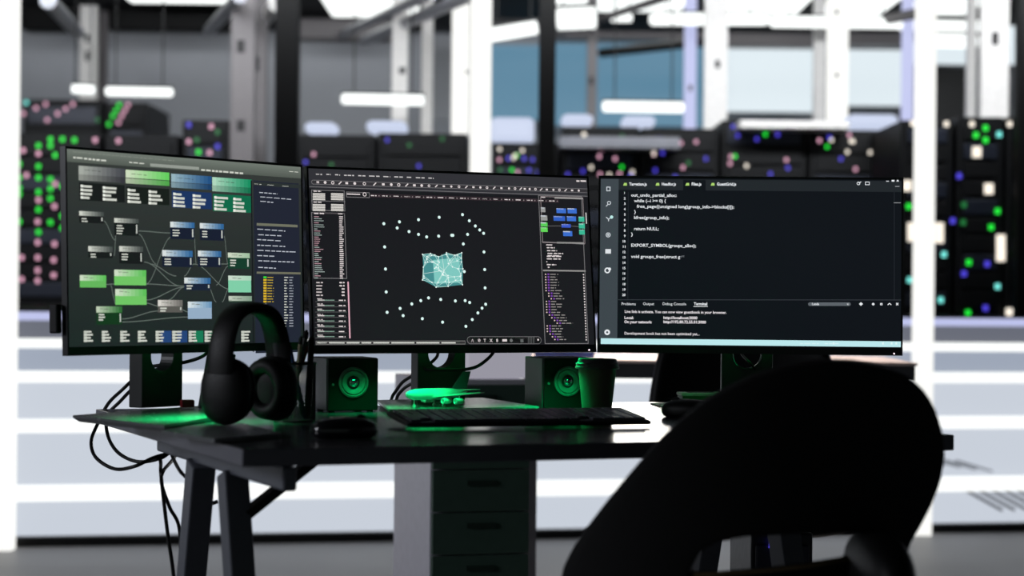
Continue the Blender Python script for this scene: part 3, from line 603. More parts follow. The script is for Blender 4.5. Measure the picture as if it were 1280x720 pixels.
cab([(548, 436, 4.35), (546, 446, 4.29), (536, 456, 4.25), (532, 461, 4.22), (548, 462, 4.19), (574, 462.5, 4.17), (594, 459, 4.17), (608, 450, 4.18), (617, 440, 4.2), (620, 430, 4.23)], .0033, 'cable lit green threading through the middle monitor stand')
cab([(515, 470, 4.33), (503, 478, 4.35), (494, 490, 4.36), (490, 497, 4.36), (487, 512, 4.42), (484, 560, 4.45)], .0034, 'pair of black cable drops behind the middle stand, outer one')
cab([(518, 478, 4.33), (507, 484, 4.34), (499, 492, 4.35), (496, 498, 4.36), (492, 514, 4.42), (488, 560, 4.45)], .0034, 'inner black cable dropping behind the middle stand')
cab([(944, 462, 4.36), (936, 452, 4.35), (928, 444, 4.4), (925, 436, 4.42)], .0025, 'dark cable crossing the round hole of the right stand')
# chrome ring in right stand
b = MB(); cc = V((PR.c.x, PR.c.y, 0))+PR.bk*(.075-.018)+Z*.871; b.tube([cc+PR.a*.029*cos(a_)+Z*.029*sin(a_) for a_ in [2*pi*i/40 for i in range(41)]], .0012, 8); b.build('cable_hole_ring', M['chrome'], mR)
# ================================================================ CHAIRS
def loop(pts, n, c):
    """resample a closed px outline by angle about c"""
    out = []
    for i in range(n):
        t = 2*pi*i/n; d = (cos(t), sin(t)); best = None
        for k in range(len(pts)):
            (x1, y1), (x2, y2) = pts[k], pts[(k+1) % len(pts)]
            ex, ey = x2-x1, y2-y1; den = d[0]*ey-d[1]*ex
            if abs(den) < 1e-9: continue
            s_ = ((x1-c[0])*ey-(y1-c[1])*ex)/den; u = ((x1-c[0])*d[1]-(y1-c[1])*d[0])/den
            if s_ > 0 and -1e-9 <= u <= 1+1e-9 and (best is None or s_ > best): best = s_
        out.append((c[0]+d[0]*best, c[1]+d[1]*best))
    return out
outer = [(708, 720), (712, 703), (725, 678), (742, 653), (762, 626), (785, 597), (804, 574), (825, 549), (850, 524), (879, 501), (908, 485), (942, 470), (983, 458), (1025, 451), (1067, 451), (1100, 457), (1129, 468), (1150, 489), (1162, 512), (1170, 541), (1172, 566), (1167, 599), (1156, 628), (1142, 655), (1129, 678), (1120, 720), (1108, 770), (1075, 812), (1000, 838), (900, 842), (800, 828), (732, 790), (710, 750)]
inner = [(863, 717), (864, 709), (868, 701), (879, 685), (900, 673), (933, 667), (992, 664), (1054, 663), (1092, 664), (1094, 674), (1080, 688), (1060, 699), (1000, 708), (930, 715), (890, 718)]
cD = 2.9; X0 = P(960, 600, cD).x
def onshell(px, py, Dm=cD, k=1.5, xc=X0):
    D = Dm
    for _ in range(6):
        p = P(px, py, D); D = Dm+k*(p.x-xc)**2-.18*(p.z-.75)
    return P(px, py, D)
ch = thing('office_chair', 'large black scoop chair in front of the desk, seen from behind', 'chair', V((X0, cD+.1, 0)))
n = 120; O = loop(outer, n, (978, 692)); Ii = loop(inner, n, (978, 692)); rings = 9; vs = []
for j in range(rings+1):
    t = j/rings
    for i in range(n): vs.append(onshell(Ii[i][0]*(1-t)+O[i][0]*t, Ii[i][1]*(1-t)+O[i][1]*t))
fs = [(j*n+i, j*n+(i+1) % n, (j+1)*n+(i+1) % n, (j+1)*n+i) for j in range(rings) for i in range(n)]
b = MB(); b.add(vs, fs, True); o = b.build('backrest', M['leather'], ch)
s_ = o.modifiers.new('s', 'SOLIDIFY'); s_.thickness = .03; s_.offset = 0
bv = o.modifiers.new('b', 'BEVEL'); bv.width = .012; bv.segments = 4; bv.limit_method = 'ANGLE'; bv.angle_limit = R(60)
b = MB(); b.tube(smooth([onshell(x, y)-V((0, .014, 0)) for x, y in ((866, 717), (930, 714), (1000, 707), (1060, 697))], 6), .0028, 8); b.build('seat_trim', M['brass'], ch)
b = MB(); ac = P(1098, 722, 2.9); b.ell(ac, (.038, .16, .062), (V((1, 0, 0)), V((0, 1, 0)), Z), pw=.8); b.build('armrest', M['leather'], ch)
sc_ = V((X0+.02, cD+.22, .47)); b = MB(); b.ell(sc_, (.25, .24, .05), pw=.7); b.build('seat', M['leather'], ch)
b = MB(); b.bar(V((X0, cD+.05, .46)), V((X0, cD+.02, .60)), .10, .03); b.build('back_bracket', M['stand'], ch, .003)
b = MB(); b.lathe([(.03, .06), (.03, .25), (.022, .26), (.022, .44)], (sc_.x, sc_.y, 0), None, 24); b.build('gas_column', M['stand'], ch)
for i in range(5):
    a_ = 2*pi*i/5+.3; d = V((cos(a_), sin(a_), 0)); b = MB(); b.bar(V((sc_.x, sc_.y, .09)), V((sc_.x, sc_.y, .07))+d*.3, .04, .025); leg = b.build('base_leg', M['stand'], ch, .004)
    b = MB(); b.lathe([(.025, -.012), (.028, -.008), (.028, .008), (.025, .012)], V((sc_.x, sc_.y, .028))+d*.3, (d, Z, d.cross(Z)), 20); b.build('caster', M['rubber'], ch)
# far chair across the desk
fc = thing('office_chair', 'black chair on the far side of the desk behind the right monitor stand', 'chair', V((P(930, 500, 5.3).x, 5.3, 0)))
xc = P(928, 480, 5.3).x; outl = [(-.235, .62), (-.235, .70), (-.21, .84), (-.17, .90), (0, .93), (.17, .90), (.21, .84), (.235, .70), (.235, .62), (.18, .56), (0, .54), (-.18, .56)]
cl = smooth([V((x, 0, z)) for x, z in outl+[outl[0]]], 6)[:-1]; m = len(cl); vs = []
for t in (0, .35, .7, .9, 1):
    for p in cl: x = p.x*t; z = .74+(p.z-.74)*t; vs.append(V((xc+x, 5.3-1.2*x*x+.15*(z-.74), z)))
fs = [(j*m+i, j*m+(i+1) % m, (j+1)*m+(i+1) % m, (j+1)*m+i) for j in range(4) for i in range(m)]
b = MB(); b.add(vs, fs, True); o = b.build('backrest', M['leather'], fc); s_ = o.modifiers.new('s', 'SOLIDIFY'); s_.thickness = .035; s_.offset = 0; bv = o.modifiers.new('b', 'BEVEL'); bv.width = .014; bv.segments = 3; bv.limit_method = 'ANGLE'; bv.angle_limit = R(60)
b = MB(); b.ell((xc, 5.08, .47), (.24, .23, .045), pw=.7); b.build('seat', M['leather'], fc)
b = MB(); b.bar(V((xc, 5.25, .46)), V((xc, 5.31, .60)), .10, .03); b.build('back_bracket', M['stand'], fc, .003)
b = MB(); b.lathe([(.03, .06), (.03, .25), (.022, .26), (.022, .44)], (xc, 5.08, 0), None, 24); b.build('gas_column', M['stand'], fc)
for i in range(5):
    a_ = 2*pi*i/5+.1; d = V((cos(a_), sin(a_), 0)); b = MB(); b.bar(V((xc, 5.08, .09)), V((xc, 5.08, .07))+d*.28, .04, .025); b.build('base_leg', M['stand'], fc, .004)
    b = MB(); b.lathe([(.025, -.012), (.028, -.008), (.028, .008), (.025, .012)], V((xc, 5.08, .028))+d*.28, (d, Z, d.cross(Z)), 20); b.build('caster', M['rubber'], fc)
# ================================================================ THINGS BEHIND
# drawer cabinet
cfl = P(540, 600, 5.3); ex, ey, _ = frame(R(16)); w = .252; dd = .42; hh = .772; c = V((cfl.x, 5.3, 0))+ex*w/2+ey*dd/2
cb = thing('drawer_cabinet', 'tall narrow drawer cabinet with dark green drawers behind the desk', 'cabinet', c)
b = MB(); b.box(c+Z*(hh/2+.01)+ey*.01, (w, dd-.02, hh-.02), (ex, ey, Z)); b.build('cabinet_body', M['cab_side'], cb, .002)
nd = 7; 
for i in range(nd):
    zc = .02+(hh-.03)*(i+.5)/nd; o = c-ey*(dd/2-.006)+Z*zc; b = MB(); b.box(o, (w-.004, .018, (hh-.03)/nd-.004), (ex, ey, Z)); dr = b.build('drawer', M['cab'], cb, .001)
    b = MB(); b.box(o-ey*.010+Z*.02, (.075, .006, .012), (ex, ey, Z)); b.build('handle', M['cabh'], dr)
b = MB(); b.box(c+Z*.01, (w-.04, dd-.06, .02), (ex, ey, Z)); b.build('plinth', M['dark'], cb)
bc = P(616, 475, 5.5); b = MB(); b.box(V((bc.x, bc.y, hh+.033)), (.165, .15, .064), (ex, ey, Z)); o = b.build('added_glow_box', M['g_box'], None, .003); tag(o, 'pale backlit box on top of the drawer cabinet', 'light box')  # made-up box; its glow stands in for the lit background behind
# far table
tz = .803; x0 = P(654, 450, 6.0).x; x1 = P(1147, 450, 6.0).x; tb = thing('side_table', 'long pale-topped table standing behind the desk and far chair', 'table', V(((x0+x1)/2, 6.31, 0)))
b = MB(); b.box(((x0+x1)/2, 6.31, tz-.004), (x1-x0, .62, .008)); b.build('table_top', M['table'], tb)
b = MB(); b.box(((x0+x1)/2, 6.31, tz-.030), (x1-x0-.01, .60, .042)); b.build('table_apron', M['tabedge'], tb)
for sx in (x0+.022, x1-.42):
    for sy in (6.08, 6.54): b = MB(); b.bar((sx, sy, 0), (sx, sy, tz-.05), .04, .04); b.build('leg', M['tabedge'], tb)
bb = MB(); bb.box((P(705, 440, 6.2).x, 6.2, tz+.009), (.17, .12, .018)); tag(bb.build('book', M['bluep']), 'dark blue book lying on the far table above the right speaker', 'book')
# computer tower under the desk
tw = P(978, 700, 3.98); t = thing('computer_tower', 'dark computer tower on the floor under the right half of the desk', 'computer', V((tw.x, 4.15, 0)))
b = MB(); b.box((tw.x, 4.18, .28), (.115, .38, .54)); b.build('tower_case', mat('tower_case', (30, 32, 44), .4), t, .004)
b = MB(); b.box((tw.x, 3.985, .28), (.10, .012, .50)); b.build('front_grille', mat('tower_front', (44, 46, 66), .35), t, .004)
for dz_ in (.53, .44): MB().box((tw.x-.02, 3.977, dz_), (.012, .004, .012)).build('status_light', M['g_bl'], t)
for dx_ in (-.04, .04): MB().box((tw.x+dx_, 4.18, .006), (.02, .3, .012)).build('foot', M['rubber'], t)
# ================================================================ LIT TIERS
TY = R(12); te, td, _ = frame(TY); T0 = V((0, 8.6, 0))
def tier_y(x, off=0): return 8.6+x*math.tan(TY)+off/cos(TY)
def zat(py, off): # height on tier plane at image centre
    return CZ-(py-HY)*(8.6+off)/F
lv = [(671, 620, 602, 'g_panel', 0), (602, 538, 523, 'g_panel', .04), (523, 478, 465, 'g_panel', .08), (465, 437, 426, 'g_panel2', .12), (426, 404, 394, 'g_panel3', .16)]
plat = []
zb = 0
for i, (yb, y1, y0, mt, off) in enumerate(lv):
    z1_, z0_ = zat(y1, off), zat(y0, off); st = tag(bpy.data.objects.new('trim_%d' % (i+1), None), None, None, None, 'structure'); C.objects.link(st); st.location = (0, 8.7, 0)
    c = T0+td*(off+3.0)+te*.3
    b = MB(); b.box(c+Z*((zb+z1_)/2), (9.5, 6.0, z1_-zb), (te, td, Z)); b.build('painted_lit_riser', M[mt], st)  # glow put into the riser material for light thrown by the strips
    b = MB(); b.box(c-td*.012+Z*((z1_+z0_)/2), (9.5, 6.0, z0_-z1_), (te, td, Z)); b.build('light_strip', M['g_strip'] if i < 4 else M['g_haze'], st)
    zb = z0_
st = bpy.data.objects['trim_1']
b = MB()
for k in range(7):
    a_ = P(1165+k*18, 577+k*1, 8.6); x = a_.x
    for (px0, py0, px1, py1) in ((1222+k*17, 618, 1222+k*17+62, 652),):
        q0, q1 = P(px0, py0, 8.6), P(px1, py1, 8.6); q0.y = tier_y(q0.x)-.004; q1.y = tier_y(q1.x)-.004; b.bar(q0, q1, .006, .012, (0, 1, 0))
b.build('vent_slots', mat('vent_grey', (150, 156, 168), .5), st)
st = bpy.data.objects['trim_2']; b = MB()
for k in range(4):
    q0, q1 = P(1150+k*22, 575+k*3, 8.7), P(1200+k*22, 590+k*3, 8.7); q0.y = tier_y(q0.x, .04)-.004; q1.y = tier_y(q1.x, .04)-.004; b.bar(q0, q1, .006, .008, (0, 1, 0))
b.build('vent_slots', bpy.data.materials['vent_grey'], st)
b = MB(); b.box(T0+td*2.95+te*.3+Z*.018, (9.5, 6.0, .036), (te, td, Z)); o = b.build('baseboard_rear', M['dark']); tag(o, kind='structure')
b = MB(); b.box(T0+td*(.16+3.03)+te*.3+Z*(zb+.004), (9.5, 6.0, .008), (te, td, Z)); tag(b.build('floor_platform', M['dark']), kind='structure')
PT = zb+.008    # platform top
# floor, ceiling, walls
b = MB(); b.box((0, 8.0, -.05), (14, 22, .1)); tag(b.build('floor', M['floor']), kind='structure')
b = MB(); b.box((0, 8.0, 2.86), (14, 22, .1)); tag(b.build('ceiling', M['ceil']), kind='structure')
b = MB(); b.box((0, 15.25, 1.4), (14, .1, 2.9)); tag(b.build('wall_back', M['wallg']), kind='structure')
b = MB(); b.box((-6, 8.0, 1.4), (.1, 17.2, 2.9)); tag(b.build('wall_left', M['wallg']), kind='structure')
b = MB(); b.box((6, 8.0, 1.4), (.1, 17.2, 2.9)); tag(b.build('wall_right', M['wallg']), kind='structure')
def bgbox(px0, py0, px1, py1, D, th=.08, toz=None):
    a, c = P(px0, py0, D), P(px1, py1, D); z0 = toz if toz is not None else c.z
    return MB().box(((a.x+c.x)/2, D+th/2, (a.z+z0)/2), (abs(c.x-a.x), th, abs(a.z-z0)))
def simple(name, mb, m, label, cat, group=None, bevel=.004): o = mb.build(name, M[m] if isinstance(m, str) else m, None, bevel); return tag(o, label, cat, group)
# glowing posts
simple('light_post', bgbox(-30, -80, 17, 360, 8.02, .08, 0), 'g_white', 'glowing white post at the far left edge reaching the floor', 'light post')
simple('light_post', bgbox(1149, -80, 1168, 360, 8.82, .08, 0), 'g_white', 'glowing white post right of the right monitor reaching the floor', 'light post')
simple('light_post', bgbox(589.5, -60, 611.5, 360, 9.2, .09, PT), 'g_white', 'glowing white post rising behind the middle monitor', 'light post')
simple('pillar_post', bgbox(345, -60, 370, 360, 9.3, .1, PT), 'black', 'thick black post above the left monitor corner', 'post')
simple('pillar_post', bgbox(675, -60, 692, 360, 9.3, .08, PT), 'black', 'thin black post above the right end of the middle monitor', 'post')
simple('pillar_post', bgbox(1275, -60, 1295, 360, 9.4, .08, PT), 'black', 'black post at the far right edge of the picture', 'post')
def pp(px0, px1, D, m, label, ybase, holes=()):
    t = thing('perforated_post', label, 'post', P((px0+px1)/2, ybase, D)); o = bgbox(px0, 361-1.8*F/D, px1, ybase, D, .06, PT).build('post_body', M[m], t, .003)
    for hx_, hy, hw, hh_ in holes:
        bgbox(hx_-hw, hy-hh_, hx_+hw, hy+hh_, D-.004, .01).build('post_slot', M['dark'], t)
pp(100, 120, 13.6, 'post', 'pale perforated post above the far left racks', 124, ((109, 48, 2.5, 5), (109, 70, 2.5, 6)))
pp(123, 133, 13.9, 'postg', 'narrow grey post just right of the pale perforated one', 118, ())
pp(290, 317, 10.6, 'postg', 'grey perforated post left of the thick black post', 205, ((301, 58, 5, 8), (301, 157, 5, 7)))
pp(320, 332, 11.5, 'postg', 'grey post squeezed against the thick black post', 200, ((321, 80, 3, 9),))
pp(491, 509, 12, 'post', 'pale post crossed by the lit tube left of centre', 148, ((503, 88, 4, 4),))
pp(528, 540, 12.4, 'post', 'slim pale post at the right end of the lit tube', 152, ())
pp(566, 586, 11.5, 'g_white', 'bright wide post just left of the glowing centre post', 150, ((583, 90, 2, 2),))
pp(735, 746, 12.4, 'postg', 'thin grey post right of the thin black post', 132, ((739, 37, 3, 5), (739, 101, 3, 5)))
pp(857, 870, 12.5, 'g_haze', 'lilac-lit slim post above the right monitor', 130, ((863, 110, 2, 4),))
pp(882, 909, 11.5, 'post', 'wide white perforated post above the right monitor', 148, ((897, 80, 3, 5),))
pp(1019, 1031, 12.4, 'post', 'slim white post of the pair above the code screen', 140, ())
pp(1036, 1060, 11.6, 'g_white', 'wider white post of the pair above the code screen', 140, ((1046, 94, 2, 3), (1046, 15, 2, 3)))
pp(1130, 1142, 12, 'g_haze', 'lilac post left of the glowing right post', 128, ())
pp(1211, 1220, 11.8, 'post', 'narrow pale post near the right edge', 124, ())
pp(1228, 1261, 10.8, 'post', 'wide white perforated post near the right edge', 136, ((1244, 48, 4, 8),))
# wall panels
def wp(px0, py0, px1, py1, D, m, label): simple('wall_panel', bgbox(px0, py0, px1, py1, D, .05), m, label, 'wall panel', bevel=0)
wp(613, 56, 680, 150, 14.6, 'g_blue', 'blue backlit wall panel left of the thin black post')
wp(690, 54, 880, 158, 14.6, 'g_blue', 'wide blue backlit wall panel behind the brightest tube lamp')
wp(905, 60, 1020, 140, 14.5, 'g_pale', 'pale blue backlit panel left of the white post pair')
wp(1060, 62, 1132, 132, 14.5, 'g_pale', 'bright white backlit panel right of the white post pair')
wp(1142, 52, 1212, 80, 14.5, 'g_pale', 'low white backlit panel behind the glowing right post')
wp(1262, 5, 1276, 80, 14.5, 'g_pale', 'narrow white backlit strip panel at the right edge')
wp(540, 48, 566, 150, 14.6, 'wallg', 'dull blue grey panel behind the bright wide post')
# tube lamps
def tube(px0, py0, px1, py1, D0, D1, r, label, m='g_lamp', cat='tube lamp'):
    a, c = P(px0, py0, D0), P(px1, py1, D1); t = thing('tube_lamp', label, cat, (a+c)/2)
    MB().tube([a, a+(c-a)*.02, a+(c-a)*.98, c], r, 14, [r*.6, r, r, r*.6]).build('lamp_tube', M[m], t)
    for f in (.15, .85): q = a+(c-a)*f; MB().tube([q+Z*r, V((q.x, q.y, 2.815))], .004, 6).build('suspension_rod', M['dark'], t)
    up_ = Z*(r*1.0)+V((0, r*.9, 0)); MB().bar(a+up_, c+up_, r*1.2, r*.8).build('lamp_housing', M['dark'], t)
tube(132, 114, 216, 115.5, 11.5, 11.5, .024, 'white tube lamp above the left monitor')
tube(90, 111, 118, 112, 11.8, 11.8, .024, 'short white tube lamp end behind the pale post')
tube(427, 123.5, 530, 125.5, 11.5, 11.5, .028, 'white tube lamp above the middle monitor')
tube(753, 133, 855, 134.5, 11.5, 11.5, .029, 'white tube lamp above the left part of the code screen')
tube(612, 44, 672, 34, 11, 11, .035, 'white tube lamp slanting between glowing post and thin black post')
tube(696, 24, 745, 22, 12, 12, .06, 'thick bright lamp right of the thin black post')
tube(764, 22, 790, 22, 12.6, 12.6, .025, 'short white lamp segment high above the code screen')
tube(812, 24, 960, 24, 12, 12, .034, 'long white lamp passing the wide white perforated post')
tube(962, 27, 1128, 29, 12, 12, .032, 'long white lamp crossing the white post pair')
tube(1122, 31, 1226, 33, 12.2, 12.2, .03, 'white lamp crossing behind the glowing right post')
tube(1150, 50, 1222, 52, 12.6, 12.6, .04, 'lower white lamp between glowing right post and wide post')
# ceiling panels (on the ceiling plane)
def cpan(px0, px1, D0, D1, label, z=2.78):
    xa, xb = P(px0, 10, D0).x, P(px1, 10, D0).x; t = thing('ceiling_panel', label, 'ceiling light', ((xa+xb)/2, (D0+D1)/2, z), 'ceiling light panels')
    MB().box(((xa+xb)/2, (D0+D1)/2, z), (xb-xa, D1-D0, .03)).build('diffuser', M['g_lamp'], t)
    MB().box(((xa+xb)/2, (D0+D1)/2, z+.025), (xb-xa+.06, D1-D0+.06, .03)).build('panel_frame', M['dark'], t)
cpan(135, 330, 12.6, 13.4, 'ceiling light panel above the left monitor')
cpan(395, 515, 12.8, 14.0, 'ceiling light panel above the black post and lit tube')
cpan(690, 870, 12.4, 13.6, 'ceiling light panel right of the thin black post')
cpan(910, 1030, 12.4, 14.0, 'ceiling light panel left of the white post pair')
cpan(1062, 1145, 12.4, 13.8, 'ceiling light panel above the glowing right post')
cpan(1175, 1260, 12.4, 13.6, 'ceiling light panel near the right edge')
# pipes and beams
def pipe(a, c, r, label, m='pipe', name='ceiling_pipe', cat='pipe'): simple(name, MB().tube([P(*a), P(*c)], r, 14), m, label, cat, bevel=0)
pipe((455, 52, 14), (600, -12, 9.6), .035, 'steel ceiling pipe rising towards the glowing centre post')
pipe((425, 44, 14.3), (540, -8, 10.5), .028, 'second slimmer ceiling pipe left of the steel one')
pipe((60, 0, 10), (98, 42, 13), .04, 'pale ceiling pipe at the top left')
pipe((262, 38, 13), (300, -5, 10), .035, 'dark ceiling pipe leading to the grey perforated post', 'pipe')
pipe((330, 25, 12), (345, 5, 11), .04, 'short bright pipe stub beside the thick black post', 'post')
pipe((700, 40, 13.5), (835, -4, 11), .022, 'thin slanting ceiling rod right of the thin black post', 'postg')
pipe((752, 66, 13.5), (880, 52, 12.5), .03, 'dark bracket rod in front of the wide blue panel', 'dark')
pipe((1065, 33, 12.6), (1150, 16, 11.5), .03, 'dark slanting rod above the bright white panel', 'postg')
for i, (x0, y0, x1, y1, D, m, lb) in enumerate(((28, 0, 100, 38, 14, 'black', 'dark ceiling beam at the top left behind the pale post'), (133, 10, 292, 38, 14, 'black', 'dark ceiling beam between the pale post and the grey perforated post'),
     (370, 22, 490, 50, 14.2, 'postg', 'grey ceiling duct beyond the thick black post'), (692, 38, 880, 50, 14.3, 'postg', 'grey crossbeam over the wide blue panel'), (906, 40, 1025, 58, 14.3, 'postg', 'grey crossbeam over the pale blue panel'),
     (1060, 40, 1130, 56, 14.3, 'postg', 'grey crossbeam over the bright white panel'), (1170, 84, 1215, 130, 14, 'dark', 'dark equipment cabinet under the low white panel'), (613, 22, 676, 30, 13, 'dark', 'dark beam between centre post and thin black post'))):
    simple('ceiling_beam' if i != 6 else 'equipment_cabinet', bgbox(x0, y0, x1, y1, D, .2, PT if i == 6 else None), m, lb, 'beam' if i != 6 else 'cabinet', bevel=.01)
for x0, y0, x1, y1, D, lb in ((613, 146, 668, 178, 10.75, 'pale lilac glowing housing right of the centre post'), (457, 150, 508, 165, 10.75, 'pale glowing housing under the left tube lamp'), (702, 142, 742, 156, 10.75, 'small lilac glowing housing right of the thin black post'),
     (778, 144, 820, 158, 10.75, 'small lilac glowing housing under the brightest tube'), (1060, 142, 1124, 161, 10.75, 'bright pale cabinet top right of the white post pair'), (380, 152, 420, 166, 10.75, 'dim lilac housing right of the thick black post')):
    simple('glowing_housing', bgbox(x0, y0, x1, y1, D, .25), 'g_haze2', lb, 'light housing', bevel=.03)
fa = P(762, 400, 9.1); fb = P(868, 400, 9.1); t = thing('added_glow_panel', 'bright upright light panel standing on the lit platform behind the code monitor', 'light panel', V(((fa.x+fb.x)/2, 9.15, PT)))  # added emitter, unseen behind the monitor, for the bright reflection on the desk
MB().box(((fa.x+fb.x)/2, 9.15, PT+.28), (fb.x-fa.x, .04, .50)).build('diffuser', M['g_added_glow'], t); MB().box(((fa.x+fb.x)/2, 9.19, PT+.28), (fb.x-fa.x+.03, .04, .56)).build('panel_case', M['dark'], t)
# racks
def rack(px0, py0, px1, D, label, leds, yb=None, units=9, depth=.8, led=.011):
    a, c = P(px0, py0, D), P(px1, py0, D); z1_ = a.z; z0_ = PT
    t = thing('server_rack', label, 'server rack', ((a.x+c.x)/2, D+depth/2, PT), 'server racks')
    MB().box(((a.x+c.x)/2, D+depth/2, (z0_+z1_)/2), (c.x-a.x-.01, depth, z1_-z0_)).build('rack_body', M['rack'], t, .006)
    hgt = (z1_-z0_-.06)/units
    for i in range(units):
        MB().box(((a.x+c.x)/2, D-.008, z0_+.03+hgt*(i+.5)), (c.x-a.x-.07, .02, hgt*.8)).build('server_unit', M['rackunit' if (i*7+int(px0)) % 3 == 0 else 'rack'], t, .003)
    by = {}
    for x, y, k in leds: by.setdefault(k, []).append((x, y))
    for k, L in by.items():
        for x, y in L: p = P(x, y, D-.024); s_ = led*(2.0 if k == 'g_cream2' else 1); MB().box((p.x, p.y, p.z), (s_*1.6, .01, s_*2)).build('indicator_light', M[k.replace('2', '')], t)
def rnd(x0, x1, y0, y1, n, cols): return [(random.uniform(x0, x1), random.uniform(y0, y1), random.choice(cols)) for _ in range(n)]
Lg = []
for x, ys in ((24, (205, 222, 235, 243, 277)), (48, (182, 208, 222, 240, 262, 290)), (63, (174, 182, 224, 236, 248, 278)), (78, (174, 233, 270, 285))):
    Lg += [(x, y, 'g_green') for y in ys]
Lp_ = [(29, 188, 'g_pink'), (33, 219, 'g_pink'), (48, 192, 'g_pink'), (48, 250, 'g_pink'), (47, 277, 'g_pink'), (47, 303, 'g_pink'), (69, 194, 'g_green'), (69, 230, 'g_pink'), (68, 258, 'g_pink'), (68, 305, 'g_pink'), (27, 322, 'g_pink'), (47, 322, 'g_pink'), (47, 338, 'g_pink'), (67, 325, 'g_pink'), (67, 344, 'g_pink'), (27, 349, 'g_pink'), (47, 351, 'g_pink')]
rack(12, 166, 127, 10.6, 'rack at the far left with rows of green lights', Lg+Lp_+[(93, 175, 'g_green'), (119, 175, 'g_pink')])
rack(130, 168, 224, 10.6, 'dark rack behind the top of the left monitor', [(148, 176, 'g_pink')], units=8)
rack(227, 150, 287, 10.6, 'rack with violet lights left of the grey perforated post', [(236, 156, 'g_bl'), (236, 177, 'g_pink'), (264, 158, 'g_pink'), (272, 165, 'g_dim'), (248, 190, 'g_green'), (262, 191, 'g_pink'), (272, 183, 'g_bl'), (246, 175, 'g_dim')])
rack(28, 124, 129, 12.6, 'rear rack row top with slanting lilac lights at the left', [(29, 142, 'g_pink'), (45, 135, 'g_pink'), (57, 130, 'g_pink'), (59, 150, 'g_pink'), (72, 142, 'g_pink'), (82, 136, 'g_pink'), (91, 130, 'g_pink'), (33, 128, 'g_cyan')])
rack(131, 128, 186, 12.6, 'rear rack with a slanting green and pink light row', [(149, 131, 'g_green'), (145, 138, 'g_green'), (141, 145, 'g_green'), (136, 155, 'g_green'), (160, 131, 'g_pink'), (156, 138, 'g_pink'), (152, 145, 'g_pink'), (148, 153, 'g_pink'), (122, 150, 'g_dim')])
cx = [(372, 470), (471, 586), (614, 700), (701, 800), (801, 900), (901, 1010), (1011, 1130)]
nm = ['right of the thick black post', 'left of the centre post', 'just right of the centre post', 'above the gap between middle and right monitors', 'below the wide white perforated post', 'below the pale blue panel', 'left of the glowing right post']
for (a_, c_), s_ in zip(cx, nm):
    y0 = {372: 168, 471: 166, 614: 178, 701: 158, 801: 160, 901: 150, 1011: 162}[a_]
    few = a_ < 600
    rack(a_, y0, c_, 10.6, 'server rack '+s_, rnd(a_+8, c_-8, y0+6, 222, 5 if few else 15, ['g_pink', 'g_bl', 'g_dim'] if few else ['g_cream', 'g_pink', 'g_bl', 'g_bl', 'g_green', 'g_dim', 'g_pink']), units=9, led=.009)
simple('cable_tray', bgbox(700, 170, 850, 186, 10.36, .22), 'pipe', 'pale cable tray on the racks above the middle of the picture', 'cable tray')
simple('cable_tray', bgbox(925, 150, 1062, 161, 10.36, .22), 'post', 'pale cable tray on the racks below the white post pair', 'cable tray')
Lr = [(1141, 154, 'g_cream'), (1183, 155, 'g_cream'), (1215, 155, 'g_cream'), (1262, 155, 'g_cream'), (1220, 169, 'g_green'), (1232, 160, 'g_green'), (1232, 175, 'g_green'), (1221, 190, 'g_cream2'), (1249, 168, 'g_cyan'), (1236, 236, 'g_cream2'), (1247, 264, 'g_green'), (1239, 284, 'g_green'), (1271, 254, 'g_green'), (1271, 275, 'g_green'), (1271, 297, 'g_green'), (1271, 318, 'g_green'), (1271, 340, 'g_dim'), (1205, 256, 'g_dim'), (1204, 278, 'g_dim'), (1211, 328, 'g_green'), (1205, 342, 'g_bl'), (1234, 330, 'g_bl'), (1247, 358, 'g_cyan'), (1210, 391, 'g_green'), (1210, 409, 'g_green'), (1217, 422, 'g_cyan'), (1234, 422, 'g_cream2'), (1263, 392, 'g_cream2'), (1274, 394, 'g_cream2'), (1263, 410, 'g_cream2'), (1274, 412, 'g_cream2'), (1232, 385, 'g_bl'), (1199, 220, 'g_bl'), (1191, 276, 'g_bl'), (1180, 318, 'g_cyan'), (1176, 375, 'g_cyan'), (1134, 232, 'g_cream2'), (1136, 258, 'g_green'), (1137, 350, 'g_cyan'), (1137, 410, 'g_cream2'), (1251, 300, 'g_cream2'), (1251, 310, 'g_cream2'), (1251, 320, 'g_cream2'), (1140, 285, 'g_cream2'), (1140, 295, 'g_cream2'), (1174, 285, 'g_cream2'), (1174, 297, 'g_cream2')]
for (a_, c_, s_) in ((1125, 1193, 'rack behind the glowing right post with pale square lights'), (1195, 1256, 'rack right of the glowing right post with mixed lights'), (1257, 1310, 'rack cut by the right edge with a column of green lights')):
    rack(a_, 146 if a_ > 1130 else 150, c_, 9.75, s_, [q for q in Lr if a_ <= q[0] <= c_], units=10, led=.012)
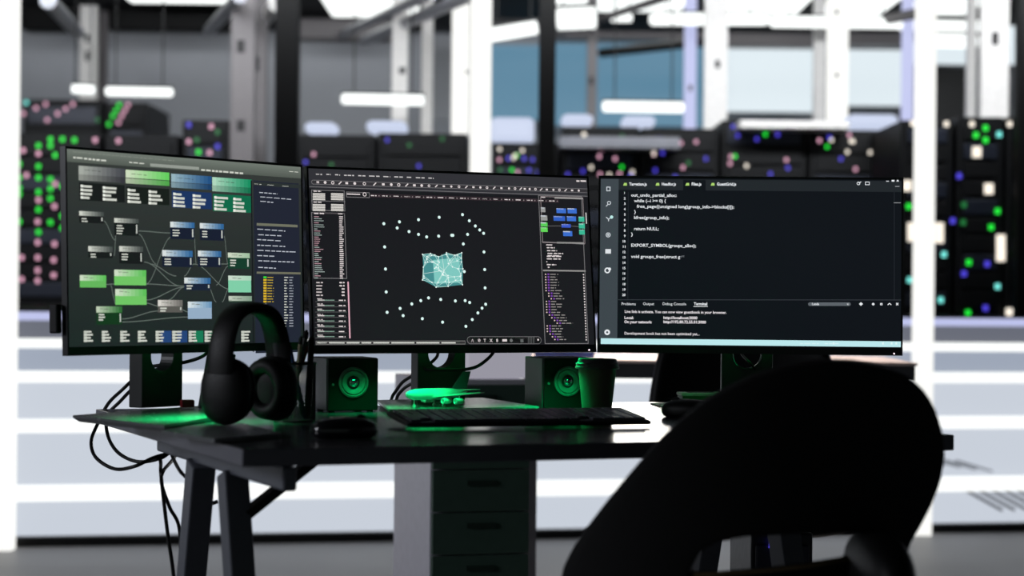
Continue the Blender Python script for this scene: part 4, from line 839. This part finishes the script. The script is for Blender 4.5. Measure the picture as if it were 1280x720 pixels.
# ================================================================ LIGHTS
def area(name, loc, tgt, sx, sy, col, w, spread=180):
    l = bpy.data.lights.new(name, 'AREA'); l.shape = 'RECTANGLE'; l.size = sx; l.size_y = sy; l.color = col; l.energy = w; l.spread = R(spread)
    o = bpy.data.objects.new(name, l); C.objects.link(o); o.location = loc; o.rotation_euler = (V(tgt)-V(loc)).to_track_quat('-Z', 'Y').to_euler(); return o
def under(pn, u, wdt, en, name, w=.02, tilt=.0, sp=150):
    p = pn.pt(u, -pn.H/2-.006, w); q = p-Z+pn.n*tilt; area(name, p, q, wdt, .02, (.0, 1, .24), en, sp)
under(PM, -.235, .10, .22, 'green_lamp_speaker', .092, .05, 100)
under(PM, -.13, .10, .14, 'green_lamp_plane', .18, -.3, 100)
under(PM, .12, .08, .75, 'green_lamp_cup', .21, -.1, 110)
under(PR, -.14, .10, .8, 'green_lamp_box', .16, -.1, 100)
under(PL, -.14, .3, 1.1, 'green_lamp_left', .20, -.1, 110)
area('added_wash_rear', (-2.0, 14.75, 2.74), (-2.0, 15.2, 1.7), 6, .15, (.95, .97, 1), 11)  # added wash down the grey rear wall, no fixture there
area('added_fill_racks', (0, 8.6, 2.75), (0, 13, 1.9), 7, .3, (.95, .97, 1), 110, 110)  # added fill for posts and rack fronts, no fixture there
area('added_fill_table', (.45, 6.4, 2.7), (.45, 6.35, .8), 1.2, .3, (1, .88, .82), 14, 50)  # added narrow fill to brighten the far table top, no fixture
area('studio_lamp_left', (-5, 2.5, 2.3), (-.4, 4, .8), 1.2, 1.2, (.88, .91, 1), 60)
w = bpy.data.worlds.new('w'); bpy.context.scene.world = w; w.use_nodes = True
w.node_tree.nodes['Background'].inputs[0].default_value = (.68, .8, .78, 1); w.node_tree.nodes['Background'].inputs[1].default_value = .085
# ================================================================ CAMERA
cam = bpy.data.cameras.new('camera'); co = bpy.data.objects.new('camera', cam); C.objects.link(co)
cam.sensor_width = 36; cam.lens = F/1280*36; cam.shift_y = (HY-360)/1280
co.matrix_world = Matrix(((cos(ROLL), -sin(ROLL), 0, 0), (0, 0, -1, 0), (sin(ROLL), cos(ROLL), 0, CZ), (0, 0, 0, 1)))
cam.dof.use_dof = True; cam.dof.focus_distance = 4.18; cam.dof.aperture_fstop = 3.3; cam.clip_end = 100
sc = bpy.context.scene; sc.camera = co
sc.view_settings.view_transform = 'Standard'; sc.view_settings.look = 'None'; sc.view_settings.gamma = 1; sc.view_settings.exposure = 0; sc.view_settings.use_curve_mapping = False
sc.cycles.use_denoising = True
